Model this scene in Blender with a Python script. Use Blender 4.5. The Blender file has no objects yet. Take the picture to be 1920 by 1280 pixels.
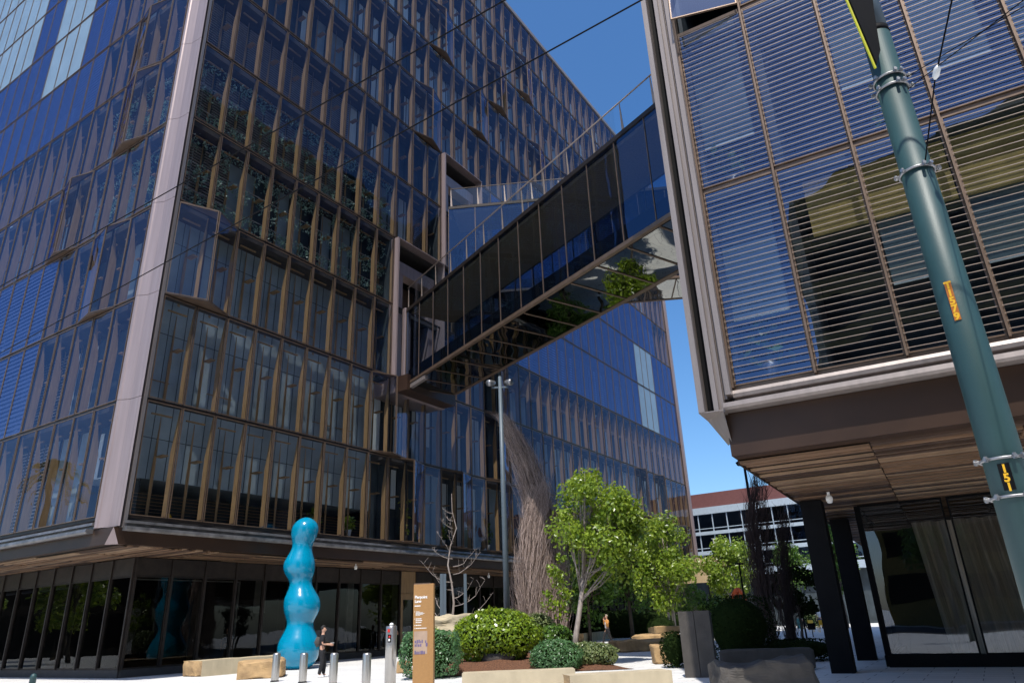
import bpy, bmesh, math, random
from mathutils import Vector, Matrix, noise
random.seed(7)
V = Vector
rad = math.radians
SC = bpy.context.scene
COL = SC.collection

# ------------------------------------------------------------------ camera
CF, CP, CR, CH = 1312.2, 21.85, -2.268, 1.6
p, r = rad(CP), rad(CR)
cF = V((0, math.cos(p), math.sin(p))); R0 = V((1, 0, 0)); U0 = V((0, -math.sin(p), math.cos(p)))
cR = math.cos(r)*R0 + math.sin(r)*U0; cU = -math.sin(r)*R0 + math.cos(r)*U0
cam = bpy.data.cameras.new('camera'); camo = bpy.data.objects.new('camera', cam); COL.objects.link(camo)
cam.sensor_width = 36; cam.lens = CF/1920*36; cam.clip_end = 3000; cam.clip_start = .1
M = Matrix((cR, cU, -cF)).transposed().to_4x4(); M.translation = V((0, 0, CH)); camo.matrix_world = M
SC.camera = camo
# ------------------------------------------------------------------ sky and sun
SUN_AZ, SUN_EL = 186, 62
to_sun = V((math.sin(rad(SUN_AZ))*math.cos(rad(SUN_EL)), math.cos(rad(SUN_AZ))*math.cos(rad(SUN_EL)), math.sin(rad(SUN_EL))))
W = bpy.data.worlds.new("World"); SC.world = W; W.use_nodes = True
nt = W.node_tree; bg = nt.nodes['Background']; sky = nt.nodes.new('ShaderNodeTexSky')
sky.sky_type = 'NISHITA'; sky.sun_disc = False; sky.sun_elevation = rad(SUN_EL); sky.sun_rotation = rad(SUN_AZ)
sky.air_density = 1.0; sky.dust_density = 1.3; sky.ozone_density = 5.0
hs_ = nt.nodes.new('ShaderNodeHueSaturation'); hs_.inputs['Saturation'].default_value = 1.2; nt.links.new(sky.outputs[0], hs_.inputs['Color']); nt.links.new(hs_.outputs[0], bg.inputs[0]); bg.inputs[1].default_value = .15
sl = bpy.data.lights.new('sun', 'SUN'); sl.energy = 4.1; sl.angle = rad(.5); sl.color = (1, .95, .87)
so = bpy.data.objects.new('sun', sl); COL.objects.link(so); so.rotation_euler = to_sun.to_track_quat('Z', 'Y').to_euler()
SC.view_settings.view_transform = 'Standard'; SC.view_settings.look = 'None'; SC.view_settings.gamma = 1; SC.view_settings.exposure = .38
SC.render.engine = 'CYCLES'
SC.cycles.max_bounces = 10; SC.cycles.transparent_max_bounces = 16; SC.cycles.glossy_bounces = 5

def ray(u, v):
    return ((u-960)/CF*cR + (640-v)/CF*cU + cF)
def at(u, v, y):            # the point seen at picture position (u, v), y metres in front
    d = ray(u, v); return V((0, 0, CH)) + d*(y/d.y)
def gz(u, v, z=0):
    d = ray(u, v); return V((0, 0, CH)) + d*((z-CH)/d.z)
def proj(P):
    q = V(P)-V((0, 0, CH)); z = q.dot(cF)
    return (960+CF*q.dot(cR)/z, 640-CF*q.dot(cU)/z, z)

# ------------------------------------------------------------------ materials
def new_mat(name):
    m = bpy.data.materials.new(name); m.use_nodes = True; n = m.node_tree.nodes; l = m.node_tree.links
    return m, n, l, n['Principled BSDF'], n['Material Output']
def mat(name, col, rough=.6, metal=0, var=.12, scale=3, bump=0, bscale=30, stretch=None, spec=.5, col2=None, coat=0):
    m, n, l, b, o = new_mat(name)
    b.inputs['Roughness'].default_value = rough; b.inputs['Metallic'].default_value = metal
    b.inputs['Specular IOR Level'].default_value = spec; b.inputs['Coat Weight'].default_value = coat
    tc = n.new('ShaderNodeTexCoord'); mp = n.new('ShaderNodeMapping'); l.new(tc.outputs['Object'], mp.inputs[0])
    if stretch: mp.inputs['Scale'].default_value = stretch
    nz = n.new('ShaderNodeTexNoise'); nz.inputs['Scale'].default_value = scale; nz.inputs['Detail'].default_value = 6
    l.new(mp.outputs[0], nz.inputs[0])
    cr = n.new('ShaderNodeValToRGB'); c2 = col2 or [c*(1-2*var) for c in col]
    cr.color_ramp.elements[0].position = .3; cr.color_ramp.elements[1].position = .7
    cr.color_ramp.elements[0].color = (*c2, 1); cr.color_ramp.elements[1].color = (*[min(1, c*(1+var)) for c in col], 1)
    l.new(nz.outputs[0], cr.inputs[0]); l.new(cr.outputs[0], b.inputs['Base Color'])
    if bump:
        n2 = n.new('ShaderNodeTexNoise'); n2.inputs['Scale'].default_value = bscale; n2.inputs['Detail'].default_value = 8
        l.new(mp.outputs[0], n2.inputs[0]); bp = n.new('ShaderNodeBump'); bp.inputs['Strength'].default_value = bump; bp.inputs['Distance'].default_value = .03
        l.new(n2.outputs[0], bp.inputs['Height']); l.new(bp.outputs[0], b.inputs['Normal'])
    return m
def glass(name, tint, refl, f0=.12, ior=1.5, wav=.02, stripes=None, body=None):
    m, n, l, b, o = new_mat(name); n.remove(b)
    tr = n.new('ShaderNodeBsdfTransparent'); tr.inputs[0].default_value = (*tint, 1)
    gl = n.new('ShaderNodeBsdfGlossy'); gl.inputs['Color'].default_value = (*refl, 1); gl.inputs['Roughness'].default_value = .005
    ge = n.new('ShaderNodeNewGeometry'); dp = n.new('ShaderNodeVectorMath'); dp.operation = 'DOT_PRODUCT'; l.new(ge.outputs['Normal'], dp.inputs[0]); l.new(ge.outputs['Incoming'], dp.inputs[1])
    ab = n.new('ShaderNodeMath'); ab.operation = 'ABSOLUTE'; l.new(dp.outputs['Value'], ab.inputs[0])
    om = n.new('ShaderNodeMath'); om.operation = 'SUBTRACT'; om.inputs[0].default_value = 1; l.new(ab.outputs[0], om.inputs[1])
    pw = n.new('ShaderNodeMath'); pw.operation = 'POWER'; pw.inputs[1].default_value = 5; l.new(om.outputs[0], pw.inputs[0])   # Schlick
    ma = n.new('ShaderNodeMath'); ma.operation = 'MULTIPLY_ADD'; ma.inputs[1].default_value = 1-f0; ma.inputs[2].default_value = f0; ma.use_clamp = True
    l.new(pw.outputs[0], ma.inputs[0])
    tc = n.new('ShaderNodeTexCoord'); nz = n.new('ShaderNodeTexNoise'); nz.inputs['Scale'].default_value = .6; nz.inputs['Detail'].default_value = 1
    l.new(tc.outputs['Object'], nz.inputs[0]); bp = n.new('ShaderNodeBump'); bp.inputs['Strength'].default_value = 1; bp.inputs['Distance'].default_value = wav
    l.new(nz.outputs[0], bp.inputs['Height']); l.new(bp.outputs[0], gl.inputs['Normal'])
    mx = n.new('ShaderNodeMixShader'); l.new(ma.outputs[0], mx.inputs[0])
    src = tr
    if body:
        df = n.new('ShaderNodeBsdfDiffuse'); df.inputs[0].default_value = (*body, 1); mb = n.new('ShaderNodeMixShader')
        if stripes:
            sp = n.new('ShaderNodeSeparateXYZ'); l.new(tc.outputs['Object'], sp.inputs[0])
            m1 = n.new('ShaderNodeMath'); m1.operation = 'MULTIPLY'; m1.inputs[1].default_value = stripes; l.new(sp.outputs[2], m1.inputs[0])
            m2 = n.new('ShaderNodeMath'); m2.operation = 'FRACT'; l.new(m1.outputs[0], m2.inputs[0])
            m3 = n.new('ShaderNodeMath'); m3.operation = 'GREATER_THAN'; m3.inputs[1].default_value = .45; l.new(m2.outputs[0], m3.inputs[0])
            l.new(m3.outputs[0], mb.inputs[0])
        else: mb.inputs[0].default_value = .5
        l.new(tr.outputs[0], mb.inputs[1]); l.new(df.outputs[0], mb.inputs[2]); src = mb
    l.new(src.outputs[0], mx.inputs[1]); l.new(gl.outputs[0], mx.inputs[2]); l.new(mx.outputs[0], o.inputs[0])
    return m
def leafmat(name, c1, c2, transl=.35, rough=.4):
    m, n, l, b, o = new_mat(name); b.inputs['Roughness'].default_value = rough; b.inputs['Specular IOR Level'].default_value = .6 if rough < .8 else .05
    g = n.new('ShaderNodeNewGeometry'); cr = n.new('ShaderNodeValToRGB')
    cr.color_ramp.elements[0].color = (*c1, 1); cr.color_ramp.elements[1].color = (*c2, 1)
    l.new(g.outputs['Random Per Island'], cr.inputs[0]); l.new(cr.outputs[0], b.inputs['Base Color'])
    t = n.new('ShaderNodeBsdfTranslucent'); hs = n.new('ShaderNodeHueSaturation'); hs.inputs['Value'].default_value = 1.6; hs.inputs['Hue'].default_value = .48
    l.new(cr.outputs[0], hs.inputs['Color']); l.new(hs.outputs[0], t.inputs[0])
    mx = n.new('ShaderNodeMixShader'); mx.inputs[0].default_value = transl
    l.new(b.outputs[0], mx.inputs[1]); l.new(t.outputs[0], mx.inputs[2]); l.new(mx.outputs[0], o.inputs[0]); return m
def emat(name, col, st):
    m, n, l, b, o = new_mat(name); b.inputs['Base Color'].default_value = (*col, 1)
    b.inputs['Emission Color'].default_value = (*col, 1); b.inputs['Emission Strength'].default_value = st; return m

K = {}
K['pink'] = mat('anodised_rose_metal', (.31, .24, .23), .42, .35, var=.06, scale=2, stretch=(3, 3, .15))
K['pinkd'] = mat('grey_rose_metal', (.24, .205, .19), .45, .3, var=.08, scale=2, stretch=(3, 3, .2))
K['bronze'] = mat('bronze_frame', (.17, .115, .08), .4, .5, var=.1, scale=3)
K['bronze_dark'] = mat('dark_bronze', (.03, .022, .018), .45, .4, var=.2, scale=3)
K['fascia'] = mat('brown_fascia_metal', (.045, .023, .013), .42, .3, var=.1, scale=1.2)
K['lead'] = mat('weathered_sill_metal', (.17, .165, .165), .4, .5, var=.25, scale=2.5, bump=.1)
K['fin'] = mat('tan_wood_fin', (.30, .19, .09), .55, 0, var=.12, scale=2, stretch=(6, 6, .5))
K['slab'] = mat('dark_slab_edge', (.045, .04, .038), .7)
K['inner'] = mat('inner_dark_wall', (.035, .05, .06), .6, var=.3, scale=.8)
K['inner_lite'] = mat('inner_blue_grey_wall', (.27, .33, .36), .6, var=.15, scale=.5)
K['curtain'] = mat('pale_curtain', (.66, .72, .72), .8, var=.1, scale=3, stretch=(6, 6, .2))
K['louvre'] = mat('louvre_metal', (.30, .235, .19), .45, .3, var=.08)
K['louvred'] = mat('grey_slat_screen', (.34, .31, .30), .5, .2, var=.1)
K['spandrel'] = mat('pale_spandrel', (.19, .26, .31), .25, 0, var=.06, scale=.6)
K['glassA'] = glass('facade_glass', (.76, .78, .8), (.46, .52, .72), .10, 1.45, .02)
K['glassE'] = glass('east_facade_glass', (.80, .82, .84), (.55, .62, .85), .055, 1.45, .02)
K['glassR'] = glass('louvred_window_glass', (.58, .62, .66), (.5, .64, .95), .17, 1.45, .02)
K['glassF'] = glass('fritted_blue_glass', (.3, .38, .5), (.40, .48, .80), .21, 1.5, .012, stripes=4, body=(.03, .045, .09))
K['glassG'] = glass('shopfront_glass', (.35, .34, .32), (.6, .62, .62), .05, 1.5, .008)
K['glassS'] = glass('pavilion_glass', (.42, .41, .39), (.7, .78, .9), .11, 1.5, .008)
K['glassB'] = glass('bridge_glass', (.44, .52, .62), (.40, .62, .98), .11, 1.45, .006)
K['glassU'] = glass('mirror_soffit_glass', (.04, .04, .04), (.6, .62, .6), .42, 1.5, .02)
K['glassRail'] = glass('rail_glass', (.86, .92, .95), (.8, .9, 1), .06, 1.45, .004)
K['black'] = mat('black_metal', (.005, .005, .006), .7, 0, spec=.12)
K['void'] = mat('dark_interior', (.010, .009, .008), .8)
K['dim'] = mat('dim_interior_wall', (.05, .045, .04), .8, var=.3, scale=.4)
K['ceil'] = mat('interior_ceiling', (.30, .32, .32), .8)
K['wood'] = mat('cedar_soffit_board', (.18, .105, .06), .5, var=.2, scale=1.4, stretch=(1.2, 1.2, 1), col2=(.13, .075, .04))
K['paving'] = None
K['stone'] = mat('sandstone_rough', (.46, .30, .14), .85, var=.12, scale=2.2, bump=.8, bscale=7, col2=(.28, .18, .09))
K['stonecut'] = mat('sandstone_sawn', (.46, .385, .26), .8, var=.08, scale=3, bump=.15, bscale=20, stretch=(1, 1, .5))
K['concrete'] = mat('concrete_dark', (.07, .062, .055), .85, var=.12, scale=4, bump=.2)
K['steel'] = mat('brushed_steel', (.48, .46, .43), .3, .85, var=.05, scale=3, stretch=(8, 8, .3))
K['polegrey'] = mat('grey_painted_pole', (.09, .12, .145), .5, .1, var=.04)
K['green'] = mat('green_painted_steel', (.020, .060, .062), .5, .0, var=.07, scale=3, bump=.05, bscale=90)
K['galv'] = mat('galvanised_steel', (.34, .34, .35), .42, .8, var=.1, scale=20)
K['bark'] = mat('bark', (.33, .28, .25), .9, var=.2, scale=4, bump=.5, bscale=15, stretch=(3, 3, .6))
K['barkd'] = mat('dark_bark', (.10, .075, .055), .9, var=.2, scale=4, bump=.5, bscale=15)
K['twig'] = leafmat('dry_twigs', (.09, .065, .05), (.66, .52, .46), .0, .9)
K['twigd'] = mat('dark_twigs', (.06, .035, .03), .85, var=.2, scale=2)
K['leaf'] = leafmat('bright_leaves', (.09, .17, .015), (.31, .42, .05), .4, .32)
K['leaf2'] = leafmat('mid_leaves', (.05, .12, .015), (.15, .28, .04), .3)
K['leafsh'] = leafmat('glossy_shrub_leaves', (.08, .15, .01), (.27, .38, .025), .25, .28)
K['leafbox'] = leafmat('blue_green_shrub_leaves', (.045, .12, .035), (.10, .21, .08), .2)
K['leafgr'] = leafmat('grey_green_leaves', (.10, .15, .05), (.22, .26, .10), .25)
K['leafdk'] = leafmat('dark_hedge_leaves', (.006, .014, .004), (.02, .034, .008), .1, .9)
K['palm'] = leafmat('palm_leaves', (.18, .17, .03), (.34, .30, .07), .3)
K['vine'] = leafmat('vine_leaves', (.12, .22, .17), (.38, .52, .44), .3)
K['mulch'] = mat('bark_mulch', (.16, .07, .035), .95, var=.4, scale=25, bump=1, bscale=40)
K['blue'] = mat('turquoise_gloss_paint', (.0, .22, .37), .16, 0, var=.02, scale=2, spec=.5, coat=.2)
K['sign'] = mat('ochre_sign_metal', (.36, .19, .065), .5, .1, var=.04, scale=20)
K['white'] = mat('white_lettering', (.85, .85, .83), .6, var=.02)
K['purple'] = mat('purple_map_ink', (.13, .10, .20), .6, var=.1)
K['lilac'] = mat('pale_map_ground', (.40, .28, .20), .6, var=.1)
K['red'] = mat('red_plastic', (.6, .02, .02), .4)
K['yellow'] = mat('yellow_paint', (.75, .42, .01), .5, var=.05)
K['hiyel'] = mat('fluorescent_yellow_edge', (.55, .55, .01), .5, var=.05)
K['orange'] = mat('orange_paint', (.75, .13, .03), .5)
K['teal'] = mat('teal_paint', (.03, .2, .25), .5)
K['skin'] = mat('skin', (.50, .28, .19), .55, var=.05, scale=8)
K['hair'] = mat('black_hair', (.012, .010, .010), .6, var=.2, scale=60, bump=.5, bscale=80)
K['cblack'] = mat('black_cloth', (.014, .014, .017), .9, var=.2, scale=20)
K['cwhite'] = mat('white_cloth', (.7, .7, .7), .9, var=.05)
K['corange'] = mat('tan_orange_jacket', (.55, .25, .07), .9, var=.1)
K['cdenim'] = mat('denim', (.04, .06, .11), .9)
K['maroon'] = mat('maroon_cladding', (.16, .06, .055), .7, var=.06)
K['whitew'] = mat('white_band_cladding', (.38, .45, .52), .5, var=.04)
K['winfar'] = glass('far_window_glass', (.10, .13, .15), (.5, .6, .75), .12, 1.5, .03)
K['tanwall'] = mat('tan_render_wall', (.40, .29, .16), .8, var=.05)
K['lamp'] = emat('lit_ceiling_lamp', (1, .93, .78), 2.2)
K['insul'] = mat('clear_insulator', (.7, .72, .72), .15, 0)
K['tower'] = mat('olive_stone_tower', (.30, .22, .06), .8, var=.1)
K['cap'] = mat('cap_khaki', (.35, .30, .22), .9)

def paving():
    m, n, l, b, o = new_mat('pale_plaza_paving'); b.inputs['Roughness'].default_value = .75
    tc = n.new('ShaderNodeTexCoord'); mp = n.new('ShaderNodeMapping'); mp.inputs['Rotation'].default_value = (0, 0, rad(32)); l.new(tc.outputs['Object'], mp.inputs[0])
    br = n.new('ShaderNodeTexBrick'); br.inputs['Scale'].default_value = 1; br.inputs['Brick Width'].default_value = 1.2; br.inputs['Row Height'].default_value = .6
    br.inputs['Mortar Size'].default_value = .012; br.inputs['Color1'].default_value = (.74, .73, .71, 1); br.inputs['Color2'].default_value = (.66, .66, .65, 1); br.inputs['Mortar'].default_value = (.22, .22, .22, 1)
    l.new(mp.outputs[0], br.inputs[0]); nz = n.new('ShaderNodeTexNoise'); nz.inputs['Scale'].default_value = .5; nz.inputs['Detail'].default_value = 8; l.new(tc.outputs['Object'], nz.inputs[0])
    mx = n.new('ShaderNodeMix'); mx.data_type = 'RGBA'; mx.blend_type = 'MULTIPLY'; mx.inputs[0].default_value = .5
    cr = n.new('ShaderNodeValToRGB'); cr.color_ramp.elements[0].position = .35; cr.color_ramp.elements[0].color = (.8, .8, .8, 1); l.new(nz.outputs[0], cr.inputs[0])
    l.new(br.outputs[0], mx.inputs[6]); l.new(cr.outputs[0], mx.inputs[7]); l.new(mx.outputs[2], b.inputs['Base Color']); return m
K['paving'] = paving()
K['asphalt'] = mat('asphalt', (.05, .05, .052), .9, var=.2, scale=2, bump=.3, bscale=120)

# ------------------------------------------------------------------ mesh helpers
class Frame:                 # local axes: s along the wall, d outward, z up
    def __init__(s, O, u, n): s.O = V((O[0], O[1], 0)); s.u = V((u[0], u[1], 0)).normalized(); s.n = V((n[0], n[1], 0)).normalized()
    def P(s, a, d, z): return s.O + s.u*a + s.n*d + V((0, 0, z))
WF = Frame((0, 0), (1, 0), (0, 1))
def yaw(x, y, deg): a = rad(deg); return Frame((x, y), (math.cos(a), math.sin(a)), (-math.sin(a), math.cos(a)))
class MB:
    def __init__(s): s.v = []; s.f = []; s.m = []
    def face(s, pts, m=0):
        k = len(s.v); s.v += [V(q) for q in pts]; s.f.append(tuple(range(k, k+len(pts)))); s.m.append(m); return s
    def box(s, F, a0, a1, d0, d1, z0, z1, m=0):
        k = len(s.v)
        for z in (z0, z1):
            for (a, d) in ((a0, d0), (a1, d0), (a1, d1), (a0, d1)): s.v.append(F.P(a, d, z))
        for q in ((0, 1, 2, 3), (4, 5, 6, 7), (0, 1, 5, 4), (1, 2, 6, 5), (2, 3, 7, 6), (3, 0, 4, 7)): s.f.append(tuple(k+i for i in q)); s.m.append(m)
        return s
    def prism(s, pts, ex, m=0):
        ex = V(ex); k = len(s.v); n = len(pts); s.v += [V(q) for q in pts] + [V(q)+ex for q in pts]
        s.f.append(tuple(range(k, k+n))); s.f.append(tuple(range(k+n, k+2*n))); s.m += [m, m]
        for i in range(n): j = (i+1) % n; s.f.append((k+i, k+j, k+n+j, k+n+i)); s.m.append(m)
        return s
    def tube(s, pts, rr, n=6, m=0, cap=True):
        pts = [V(q) for q in pts]
        if not hasattr(rr, '__len__'): rr = [rr]*len(pts)
        k = len(s.v); L = len(pts); ref = None
        for i, q in enumerate(pts):
            t = (pts[min(i+1, L-1)]-pts[max(i-1, 0)])
            if t.length < 1e-9: t = V((0, 0, 1))
            t.normalize()
            if ref is None: ref = t.orthogonal().normalized()
            a = (ref - t*ref.dot(t)); a = a.normalized() if a.length > 1e-6 else t.orthogonal().normalized(); ref = a; b = t.cross(a)
            for j in range(n): th = 2*math.pi*j/n; s.v.append(q + (a*math.cos(th)+b*math.sin(th))*rr[i])
        for i in range(L-1):
            for j in range(n): j2 = (j+1) % n; s.f.append((k+i*n+j, k+i*n+j2, k+(i+1)*n+j2, k+(i+1)*n+j)); s.m.append(m)
        if cap: s.f.append(tuple(k+j for j in range(n))); s.f.append(tuple(k+(L-1)*n+j for j in range(n))); s.m += [m, m]
        return s
    def lathe(s, c, prof, n=32, m=0):     # prof: (radius, z[, dx, dy])
        k = len(s.v); c = V(c)
        for q in prof:
            dx, dy = (q[2], q[3]) if len(q) > 2 else (0, 0)
            for j in range(n): th = 2*math.pi*j/n; s.v.append(c+V((q[0]*math.cos(th)+dx, q[0]*math.sin(th)+dy, q[1])))
        for i in range(len(prof)-1):
            for j in range(n): j2 = (j+1) % n; s.f.append((k+i*n+j, k+i*n+j2, k+(i+1)*n+j2, k+(i+1)*n+j)); s.m.append(m)
        s.f.append(tuple(k+j for j in range(n))); s.f.append(tuple(k+(len(prof)-1)*n+j for j in range(n))); s.m += [m, m]
        return s
    def build(s, name, mats, parent=None, smooth=False, bevel=0):
        if not isinstance(mats, (list, tuple)): mats = [mats]
        org = V((0, 0, 0))
        if parent is not None:
            q = parent
            while q is not None: org = org + q.location; q = q.parent
        me = bpy.data.meshes.new(name); me.from_pydata([tuple(q-org) for q in s.v], [], s.f)
        for m in mats: me.materials.append(K[m] if isinstance(m, str) else m)
        if len(mats) > 1: me.polygons.foreach_set('material_index', s.m)
        if smooth: me.polygons.foreach_set('use_smooth', [True]*len(me.polygons))
        me.update()
        b = bmesh.new(); b.from_mesh(me); bmesh.ops.recalc_face_normals(b, faces=b.faces) if len(b.faces) < 20000 and not getattr(s, 'keep', False) else None
        b.to_mesh(me); b.free()
        o = bpy.data.objects.new(name, me); COL.objects.link(o)
        if parent is not None: o.parent = parent
        if bevel:
            md = o.modifiers.new('bevel', 'BEVEL'); md.width = bevel; md.segments = 2; md.limit_method = 'ANGLE'
        return o
    def build_at(s, name, mats, loc, **k):   # a one-mesh thing with its origin at loc
        loc = V(loc); s.v = [q-loc for q in s.v]; o = s.build(name, mats, None, **k); o.location = loc; return o
def thing(name, label, cat, loc=(0, 0, 0), group=None):
    o = bpy.data.objects.new(name, None); COL.objects.link(o); o.location = loc; o.empty_display_size = .3
    o['label'] = label; o['category'] = cat
    if group: o['group'] = group
    return o
def tag(o, label, cat, group=None, kind=None):
    if label: o['label'] = label; o['category'] = cat
    if group: o['group'] = group
    if kind: o['kind'] = kind
    return o
def text_mb(txt, size, F, a, d, z, ex=.004, tight=1.0, vertical=False, bold=0):
    """letters as real geometry lying on the plane of frame F (x along u, up along z)"""
    cu = bpy.data.curves.new('t', 'FONT'); cu.body = txt; cu.size = size; cu.extrude = ex; cu.space_character = tight; cu.offset = bold; cu.resolution_u = 3
    if vertical: cu.align_x = 'CENTER'; cu.space_line = .82
    o = bpy.data.objects.new('t', cu); COL.objects.link(o); dg = bpy.context.evaluated_depsgraph_get()
    me = bpy.data.meshes.new_from_object(o.evaluated_get(dg)); mb = MB()
    mb.v = [F.P(a+q.co.x, d+q.co.z, z+q.co.y) for q in me.vertices]; mb.f = [tuple(q.vertices) for q in me.polygons]; mb.m = [0]*len(mb.f)
    bpy.data.objects.remove(o); bpy.data.curves.remove(cu); bpy.data.meshes.remove(me); return mb

# ------------------------------------------------------------------ ground
gm = MB(); gm.box(WF, -900, 900, -900, 1200, -.5, 0); g = gm.build('ground', 'paving'); g['kind'] = 'structure'
rm = MB(); rm.face([(-400, -16, .004), (400, -16, .004), (400, -3, .004), (-400, -3, .004)]); g = rm.build('road', 'asphalt'); g['kind'] = 'structure'

# ------------------------------------------------------------------ building frames
uA = V((-.84684, .53184, 0)); nA = V((-.53184, -.84684, 0)); uB = V((.53848, .84264, 0)); nB = V((.84264, -.53848, 0))
C0 = V((-16.215, 28.509, 0)); FA = Frame(C0, uA, nA); FB = Frame(C0, uB, nB)
uC = V((.8695, -.4939, 0)); nC = V((-.4939, -.8695, 0)); D0 = V((4.564, 14.761, 0)); FC = Frame(D0, uC, nC)
FS = Frame(D0, -nC, -uC)          # lane side of the louvred block: s runs away, d points at the lane
Z0, FH, NF = 6.2, 5.03, 11
def zf(k): return Z0+FH*k
MODB, SB0, NBm = 1.69, .5, 40
MODA, SA0, NAm = 1.72, 1.5, 26
main = thing('office_building', 'large dark glass office block with tan fins behind its panes and a pale corner strip', 'building', C0)

wins = []      # (area, face, i, k, corner points, material, kind)
bayB = {(1, 2): .75, (9, 1): .55, (10, 0): .6, (13, 0): .5, (4, 9): .6, (12, 8): .5, (17, 8): .5, (15, 7): .4, (21, 7): .5, (25, 7): .45, (11, 6): .5, (29, 7): .4, (20, 9): .5, (32, 1): .6, (35, 1): .6, (36, 0): .6, (38, 0): .6, (16, 1): .5, (16, 0): .5, (16, 2): .5}
bayA = {(2, 4): .4, (5, 3): .4, (2, 5): .35, (2, 2): .3, (12, 9): .5}
portals = [(9, 12, 2, 3), (12, 15, 4, 5)]     # (i0, i1, k0, k1) openings on face B
def in_portal(i, k): return any(a <= i < b and c <= k <= d for a, b, c, d in portals)
soff = []      # bronze underside and top of each folded-out bay
def zone(face, i, k):
    if face == 'B':
        if k >= 3 and k <= 4 and i >= 16:
            if 33 <= i <= 35: return 'spandrel'
            return 'frit'
        if k == 5 and 16 <= i < 37: return 'frit'
        return 'clear'
    s = SA0+MODA*i
    if k in (1, 2) and s > 9.5: return 'frit'
    if k == 5 and s > 10: return 'frit'
    if k == 6: return 'spandrel' if 13 < s < 18.5 else ('frit' if s > 9.5 else 'clear')
    if k >= 7: return 'spandrel' if (13 < s < 18.5 or s > 21) else ('frit' if s > 9.5 else 'clear')
    return 'clear'
def off(face, i, k):
    d = bayB if face == 'B' else bayA
    return d.get((i, k), 0)
for face, F, s0, mod, N in (('B', FB, SB0, MODB, NBm), ('A', FA, SA0, MODA, NAm)):
    for k in range(NF):
        for i in range(N):
            if face == 'B' and in_portal(i, k): continue
            zn = zone(face, i, k)
            dl = off(face, i, k) if zn == 'clear' else 0; dr = off(face, i+1, k) if zone(face, i+1, k) == 'clear' and zn == 'clear' else 0
            g = .03; a0, a1 = s0+mod*i+g, s0+mod*(i+1)-g; z0, z1 = zf(k)+.07, zf(k+1)-.07
            j = [random.uniform(-.012, .012) for _ in range(4)]
            q = [F.P(a0, dl+.02+j[0], z0), F.P(a1, dr+.02+j[1], z0), F.P(a1, dr+.02+j[2], z1), F.P(a0, dl+.02+j[3], z1)]
            if dl or dr:
                for z in (z0-.05, z1+.02):
                    soff.append(MB().prism([F.P(a0-g, 0, z), F.P(a1+g, 0, z), F.P(a1+g, dr+.02, z), F.P(a0-g, dl+.02, z)], (0, 0, .03)))
            pr = [proj(x) for x in q]
            inn = all(x[2] > 0 for x in pr) and any(-10 < x[0] < 1930 and -10 < x[1] < 1290 for x in pr)
            ar = abs(sum(pr[a][0]*pr[(a+1) % 4][1]-pr[(a+1) % 4][0]*pr[a][1] for a in range(4)))/2 if inn else 0
            if inn and face == 'B' and 700 < sum(x[0] for x in pr)/4 < 1230 and k < 2: ar *= .7
            wins.append((ar, face, i, k, q, zn, F))
wins.sort(key=lambda w: -w[0])
GM = {'clear': 'glassE', 'frit': 'glassF', 'spandrel': 'spandrel'}
def frame_bars(mb, q, F, w=.035, t=.05):
    # four mitred bars round the pane
    c = sum((x for x in q), V((0, 0, 0)))/4; n = (q[1]-q[0]).cross(q[3]-q[0]).normalized()
    if n.dot(F.n) < 0: n = -n
    inn = []
    e1 = (q[1]-q[0]).normalized(); e2 = V((0, 0, 1))
    inn = [q[0]+e1*w+e2*w, q[1]-e1*w+e2*w, q[2]-e1*w-e2*w, q[3]+e1*w-e2*w]
    for a in range(4):
        b = (a+1) % 4
        mb.prism([q[a]-n*t*.5, q[b]-n*t*.5, inn[b]-n*t*.5, inn[a]-n*t*.5], n*t)
rest = {'clear': MB(), 'clearA': MB(), 'frit': MB(), 'spandrel': MB()}; restf = MB()
for idx, (ar, face, i, k, q, zn, F) in enumerate(wins):
    if idx < 100 and ar > 0:
        w = MB().face(q).build('window', 'glassA' if zn == 'clear' and face == 'A' else GM[zn], main)
        fb = MB(); frame_bars(fb, q, F); fb.build('window_frame', 'bronze', w)
    else:
        rest['clearA' if zn == 'clear' and face == 'A' else zn].face(q); frame_bars(restf, q, F, .03, .04)
GM['clearA'] = 'glassA'
for zn, nm in (('clear', 'window_rows'), ('clearA', 'window_rows'), ('frit', 'louvred_window_rows'), ('spandrel', 'pale_panel_rows')):
    o = rest[zn].build(nm, GM[zn], main); o['kind'] = 'stuff'
o = restf.build('window_frame_rows', 'bronze', main); o['kind'] = 'stuff'
for q in soff: q.build('bay_soffit', 'bronze', main)
# mullions, transoms, roof edge
mu = MB()
for face, F, s0, mod, N in (('B', FB, SB0, MODB, NBm), ('A', FA, SA0, MODA, NAm)):
    for k in range(NF+1):
        mu.box(F, s0, s0+mod*N, -.09, -.01, zf(k)-.06, zf(k)+.06)
    for i in range(N+1):
        for k in range(NF):
            if face == 'B' and (in_portal(i, k) and in_portal(i-1, k)): continue
            mu.box(F, s0+mod*i-.022, s0+mod*i+.022, -.09, -.012, zf(k)+.065, zf(k+1)-.065)
mu.build('mullion_grid', 'bronze_dark', main)
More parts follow.
